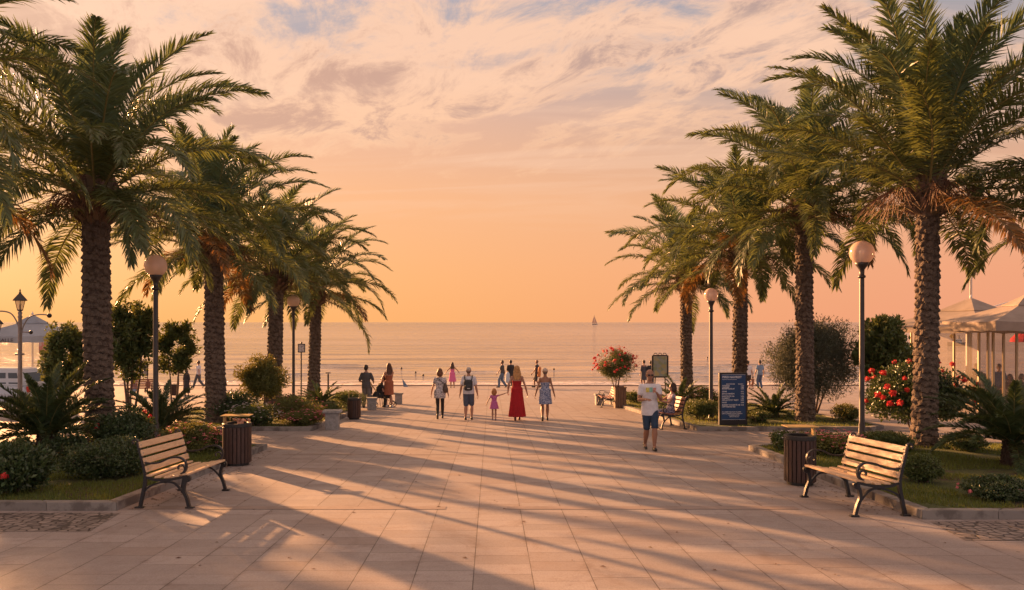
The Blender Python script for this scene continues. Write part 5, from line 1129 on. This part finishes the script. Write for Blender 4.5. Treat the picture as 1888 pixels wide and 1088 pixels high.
for (u, Y, rz, lb, c1, hr) in ((52, 33.2, R(-60), 'cafe guest in grey behind the pale blue car', (.16, .15, .15), (.05, .03, .02)), (62, 32.3, R(-70), 'cafe guest with reddish hair and tan top at the left tables', (.30, .16, .10), (.20, .08, .03)),
                              (80, 34.2, R(160), 'cafe guest in dark top facing the camera under the parasol', (.05, .05, .055), (.04, .025, .02)), (113, 31.9, R(80), 'cafe guest in a pale blouse beside the dark small tree', (.45, .40, .40), (.10, .05, .03))):
    person(lb, gy(u, Y), rz, 1.62, True, [('shirt', fabric('guest top', c1), -.06, .8, .02), ('shorts', fabric('guest trousers', (.06, .06, .075)), 1.9, .02)], ('bob', hr), hip=.53, ank=SIT, hand=((-.14, .34, .78), (.14, .34, .78)), vox=.018)
    fold_chair(gy(u, Y), rz, 'cafe chair under the '+lb.replace('cafe ', ''), 'greypost')
# pavilion guests, right
for (u, Y, rz, lb, c1, sit) in ((1842, 31.3, R(170), 'waiter in a blue t-shirt standing inside the glass pavilion', (.05, .13, .35), False), (1862, 31.0, R(120), 'guest in brown sitting in the middle of the glass pavilion', (.20, .09, .06), True), (1884, 31.4, R(200), 'guest in dark top sitting at the right edge of the pavilion', (.06, .05, .06), True),
                                (1800, 32.5, R(150), 'person in dark clothes standing just left of the glass pavilion', (.07, .06, .07), False), (1757, 33.5, R(20), 'person in a white top standing behind the red rose bush', (.50, .48, .52), False), (1814, 31.8, R(-60), 'guest in grey seated at the left end of the pavilion', (.20, .19, .20), True)):
    person(lb, gy(u, Y), rz, 1.70, sit, [('shirt', fabric('guest shirt', c1), -.06, .7, .02), ('shorts', fabric('guest trousers', (.05, .05, .06)), 1.9, .02)], ('bob' if sit else 'short', (.06, .03, .02)), hip=.53 if sit else .92, ank=SIT if sit else STAND, hand=((-.14, .34, .78), (.14, .34, .78)) if sit else ((-.22, .24, 1.0), (.27, .05, .84)), vox=.018)
    if sit: fold_chair(gy(u, Y), rz, 'pavilion chair under the '+lb, 'white')
t_ = round_table(1874, 31.0, 'pavilion table between the seated guests', (.5, .45, .42))
# red parasol folded inside the pavilion
root = thing('parasol', 'small red parasol half hidden inside the glass pavilion', gy(1890, 34) and 'parasol', gy(1893, 34)); mb = MB(); zt = hat(612, 34); mb.lathe([(.62, zt-.42), (.60, zt-.30), (.42, zt-.1), (.15, zt), (.02, zt+.03)], n=16); mb.build('canopy', fabric('red cloth', (.50, .02, .03)), root); mb = MB(); mb.tube([(0, 0, 0), (0, 0, zt)], .02, 6); mb.build('pole', M['steel'], root)
# swimmers
for i, (u, v, lb) in enumerate(((740, 680, 'lone swimmer far out left of the girl in pink'), (766, 688, 'left swimmer of the near pair'), (780, 693, 'right swimmer of the near pair, lowest in the water'), (1021, 682, 'swimmer right of the woman in the floral sundress'), (1304, 660, 'distant swimmer near the far right lamp'))):
    Y = (CAMZ-SEA)*1500/(v-HOR); s_ = 1.75; person(lb, (gy(u, Y).x, Y, SEA-1.60), R(20*i), s_, False, [('shorts', fabric('swim shorts', (.05, .06, .12)), .6, .02)], ('short', (.03, .02, .015)), vox=.022, shoes=None, hand=((-.4, .3, 1.2), (.4, .3, 1.2)), group=None)
# blue beach shelter
p = gy(745, 51.2); root = thing('beach_shelter', 'small blue triangular beach shelter at the quay edge', 'beach tent', p); root.scale = (.55, .55, .8); mb = MB(); h_ = .50
mb.add([(-.22, 0, .9*h_*1.4), (-.05, -.15, 0), (.42, -.12, 0), (.42, .3, 0), (-.05, .3, 0), (-.20, .1, .9*h_*1.4)], [(0, 1, 2), (0, 2, 3, 5), (5, 3, 4), (0, 5, 4, 1)]); mb.build('canopy', fabric('blue tarp', (.12, .19, .30)), root); mb = MB(); mb.tube([(-.2, .05, .64), (.0, .07, 0)], .012, 5); mb.build('pole', M['steel'], root)
# ------------------------------------------------------------------ boats
def boat():
    Y = 163.; loc = Vector(((1763-VPX)/F*Y, Y, SEA)); root = thing('work_boat', 'small grey work boat with a yellow diamond mark anchored off the right shore', 'boat', loc, R(6))
    L = 3.9; mb = MB(); rings = []
    for i in range(12):
        t_ = i/11; x_ = -L/2+L*t_; bw = .85*(1-abs(2*t_-1)**3)**.6*(1 if t_ > .3 else .75+.25*t_/.3)+.02; sh_ = .55+.25*(1-t_)**2+.12*t_
        rings.append([Vector((x_, -bw, sh_)), Vector((x_, -bw*.85, .1)), Vector((x_, 0, -.3)), Vector((x_, bw*.85, .1)), Vector((x_, bw, sh_)), Vector((x_, 0, sh_-.06))])
    mb.loft(rings); mb.build('hull', mat('boat hull', (.13, .14, .17), .4, var=.2), root)
    mb = MB(); mb.bevbox((.25, 0, .95), (1.4, .9, .75), .05); mb.build('cabin', M['white'], root)
    mb = MB()
    for k in range(3): mb.box((-.2+.45*k, -.453, 1.05), (.3, .02, .28))
    mb.build('window', M['carglass'], root)
    mb = MB(); mb.lathe([(.16, 1.3), (.15, 2.0), (.18, 2.02), (.18, 2.1)], (.55, 0, 0), 14); mb.build('funnel', M['greypost'], root); mb = MB(); mb.tube([(-1.0, 0, .5), (-1.0, 0, 2.4)], .03, 6); mb.tube([(1.5, 0, .5), (1.5, 0, 1.5)], .02, 6); mb.build('mast', M['greypost'], root)
    mb = MB(); mb.box((-1.0, -.05, 1.9), (.75, .04, .75), Matrix.Rotation(R(45), 3, 'Y')); mb.build('day_mark', mat('yellow paint', (.75, .38, .03), .5), root)
boat()
Y = 1600.; root = thing('sailing_boat', 'tiny pale sailing boat on the horizon', 'sailing boat', ((1096-VPX)/F*Y, Y, SEA), R(10)); m_s = mat('hazed sail', (.50, .40, .34), .8, tmix=.35)  # distance haze is put into the pale sail and hull colours
mb = MB(); mb.loft([[Vector((x_, -b_, 1.6)), Vector((x_, 0, -.5)), Vector((x_, b_, 1.6))] for x_, b_ in ((-6, 1.2), (-3, 1.8), (2, 1.7), (6.5, .1))]); mb.build('hull', mat('hazed hull', (.40, .34, .31), .7), root)
mb = MB(); mb.tube([(0, 0, 1), (0, 0, 19)], .15, 6); mb.build('mast', M['greypost'], root)
for nm, pts in (('mainsail', [(-.3, 18.3), (-5.4, 3), (-.3, 2.6)]), ('jib', [(.4, 16), (.5, 2.6), (5.6, 2.2)])):
    mb = MB(); vs = [Vector((a, 0, b_)) for a, b_ in pts]; c_ = sum(vs, Vector())/3+Vector((0, .6, 0)); th = Vector((0, .05, 0)); mb.add([v_-th for v_ in vs]+[c_-th]+[v_+th for v_ in vs]+[c_+th], [(0, 1, 3), (1, 2, 3), (2, 0, 3), (5, 4, 7), (6, 5, 7), (4, 6, 7), (0, 4, 5, 1), (1, 5, 6, 2), (2, 6, 4, 0)]); mb.build(nm, m_s, root)
# ------------------------------------------------------------------ parked car, left edge
def car():
    Y = 30.; xr = (62-VPX)/F*Y; L = 3.85; root = thing('parked_car', 'pale blue hatchback parked at the left edge, half out of the picture', 'car', (xr-L/2, Y+.6, G(Y)-.0), R(-4))
    W = 1.66
    low = [(-L/2, .42, .92), (-L/2+.05, .62, .95), (-L/2+.35, .80, .98), (-L/2+.95, .93, 1.), (-.2, .97, 1.), (1.0, .97, 1.), (L/2-.12, .94, .97), (L/2-.02, .75, .95), (L/2, .45, .94)]
    mb = MB(); rings = []
    for x_, top, wf in low:
        w_ = W/2*wf; bot = .20
        rings.append([Vector((x_, -w_+.10, bot)), Vector((x_, -w_, bot+.12)), Vector((x_, -w_-.0, (top+bot)/2+.05)), Vector((x_, -w_+.03, top-.06)), Vector((x_, -w_+.11, top)), Vector((x_, w_-.11, top)), Vector((x_, w_-.03, top-.06)), Vector((x_, w_, (top+bot)/2+.05)), Vector((x_, w_, bot+.12)), Vector((x_, w_-.10, bot))])
    mb.loft(rings); 
    rings = []
    for x0, x1, z_, wf in ((-1.05, L/2-.08, .94, .92), (-.78, L/2-.13, 1.12, .89), (-.40, L/2-.28, 1.40, .80), (-.20, L/2-.42, 1.52, .72), (.0, L/2-.65, 1.56, .60)):
        w_ = W/2*wf; rings.append([Vector((x0, -w_+.06, z_)), Vector((x0+.08, -w_, z_)), Vector((x1-.08, -w_, z_)), Vector((x1, -w_+.06, z_)), Vector((x1, w_-.06, z_)), Vector((x1-.08, w_, z_)), Vector((x0+.08, w_, z_)), Vector((x0, w_-.06, z_))])
    mb.loft(rings); mb.build('body', M['carpaint'], root, smooth=False)
    def side(x0, x1, x0t, x1t, sg):
        mb = MB(); zb, zt = 1.00, 1.40; f = lambda z_: W/2*(.915+(.80-.915)*(z_-.94)/.46)+.012
        pts = [(x0, zb), (x1, zb), (x1t, zt), (x0t, zt)]; a = [Vector((x_, sg*f(z_), z_)) for x_, z_ in pts]; b_ = [Vector((x_, sg*(f(z_)-.03), z_)) for x_, z_ in pts]; mb.loft([b_, a]); return mb.build('window', M['carglass'], root)
    for sg in (-1, 1): side(-.72, .25, -.30, .25, sg); side(.33, 1.10, .33, 1.02, sg); side(1.2, 1.62, 1.12, 1.45, sg)
    mb = MB(); mb.loft([[Vector((L/2-.115, y_, 1.04)) for y_ in (-.66, .66)]+[Vector((L/2-.27, y_, 1.38)) for y_ in (.58, -.58)], [Vector((L/2-.095, y_, 1.05)) for y_ in (-.66, .66)]+[Vector((L/2-.245, y_, 1.39)) for y_ in (.58, -.58)]]); mb.build('rear_window', M['carglass'], root)
    mb = MB(); mb.loft([[Vector((-.93, y_, 1.02)) for y_ in (-.68, .68)]+[Vector((-.44, y_, 1.39)) for y_ in (.58, -.58)], [Vector((-.97, y_, 1.04)) for y_ in (-.68, .68)]+[Vector((-.47, y_, 1.41)) for y_ in (.58, -.58)]]); mb.build('windscreen', M['carglass'], root)
    for sx in (-L/2+.68, L/2-.62):
        for sg in (-1, 1):
            mb = MB(); c_ = Vector((sx, sg*(W/2-.09), .29)); mb.loft([[c_+Vector((r*math.cos(2*math.pi*j/24), sg*y_, r*math.sin(2*math.pi*j/24))) for j in range(24)] for r, y_ in ((.25, -.09), (.29, -.07), (.29, .07), (.26, .095), (.19, .095), (.18, .06))]); w_ = mb.build('wheel', M['black'], root, smooth=False)
            mb = MB(); mb.loft([[c_+Vector((r*math.cos(2*math.pi*j/24), sg*y_, r*math.sin(2*math.pi*j/24))) for j in range(24)] for r, y_ in ((.175, .07), (.175, .085), (.10, .075), (.05, .10))]); mb.build('rim', M['steel'], w_)
    for sg in (-1, 1):
        mb = MB(); mb.bevbox((L/2-.02, sg*.68, .80), (.08, .14, .22), .01); mb.build('tail_light', mat('red lens', (.45, .03, .02), .2), root); mb = MB(); mb.bevbox((-L/2+.10, sg*.60, .64), (.12, .26, .12), .02); mb.build('headlight', M['glass'], root)
        mb = MB(); mb.ball((-.62, sg*.92, 1.03), (.06, .10, .07), 8, 6); mb.build('mirror', M['carpaint'], root); mb = MB(); mb.bevbox((.16, sg*(W/2+.005), .84), (.14, .03, .03), .006); mb.build('door_handle', M['black'], root)
    mb = MB(); mb.bevbox((L/2+.02, 0, .42), (.10, 1.56, .16), .02); mb.bevbox((-L/2-.02, 0, .40), (.10, 1.5, .16), .02); mb.build('bumper', mat('grey bumper', (.10, .10, .11), .5), root)
car()
# planter box hedge between the cafe tables, dark green crate
root = thing('crate', 'dark green crate on the plaza behind the big left cycad', 'crate', gy(88, 27.5)); mb = MB(); mb.bevbox((0, 0, .22), (.62, .42, .42), .02); mb.build('body', mat('green plastic', (.03, .10, .08), .5), root); mb = MB(); mb.bevbox((0, 0, .445), (.66, .46, .03), .01); mb.build('rim', M['black'], root)
# fallen leaves by the kerbs
rg = np.random.default_rng(9); mb = MB()
for k in range(520):
    c0 = random.Random(k)
    if k < 160: x_, y_ = cR.x-.05-abs(rg.normal(0, .25)), cR.y+.3+rg.random()*6
    elif k < 320: x_, y_ = cL.x+.08+abs(rg.normal(0, .25)), cL.y+.1+rg.random()*6.5
    else: x_, y_ = rg.uniform(-6, 6), rg.uniform(7, 24)
    if inside(x_, y_, B1R) or inside(x_, y_, B1L) or inside(x_, y_, B2L) or inside(x_, y_, B2R): continue
    a = rg.random()*6.28; l = .012+.022*rg.random(); d = Vector((math.cos(a), math.sin(a), 0))*l; e = Vector((-d.y, d.x, 0))*.5; p = Vector((x_, y_, G(y_)+.005)); mb.add([p-d, p+e+Vector((0, 0, .006)), p+d, p-e+Vector((0, 0, .003))], [(0, 1, 2, 3)])
tag(mb.build('fallen_leaves', mat('dry leaf litter', (.14, .075, .04), .8, island=.4)), 'scattered dry leaf crumbs on the paving along the kerbs', 'leaf litter', kind='stuff')
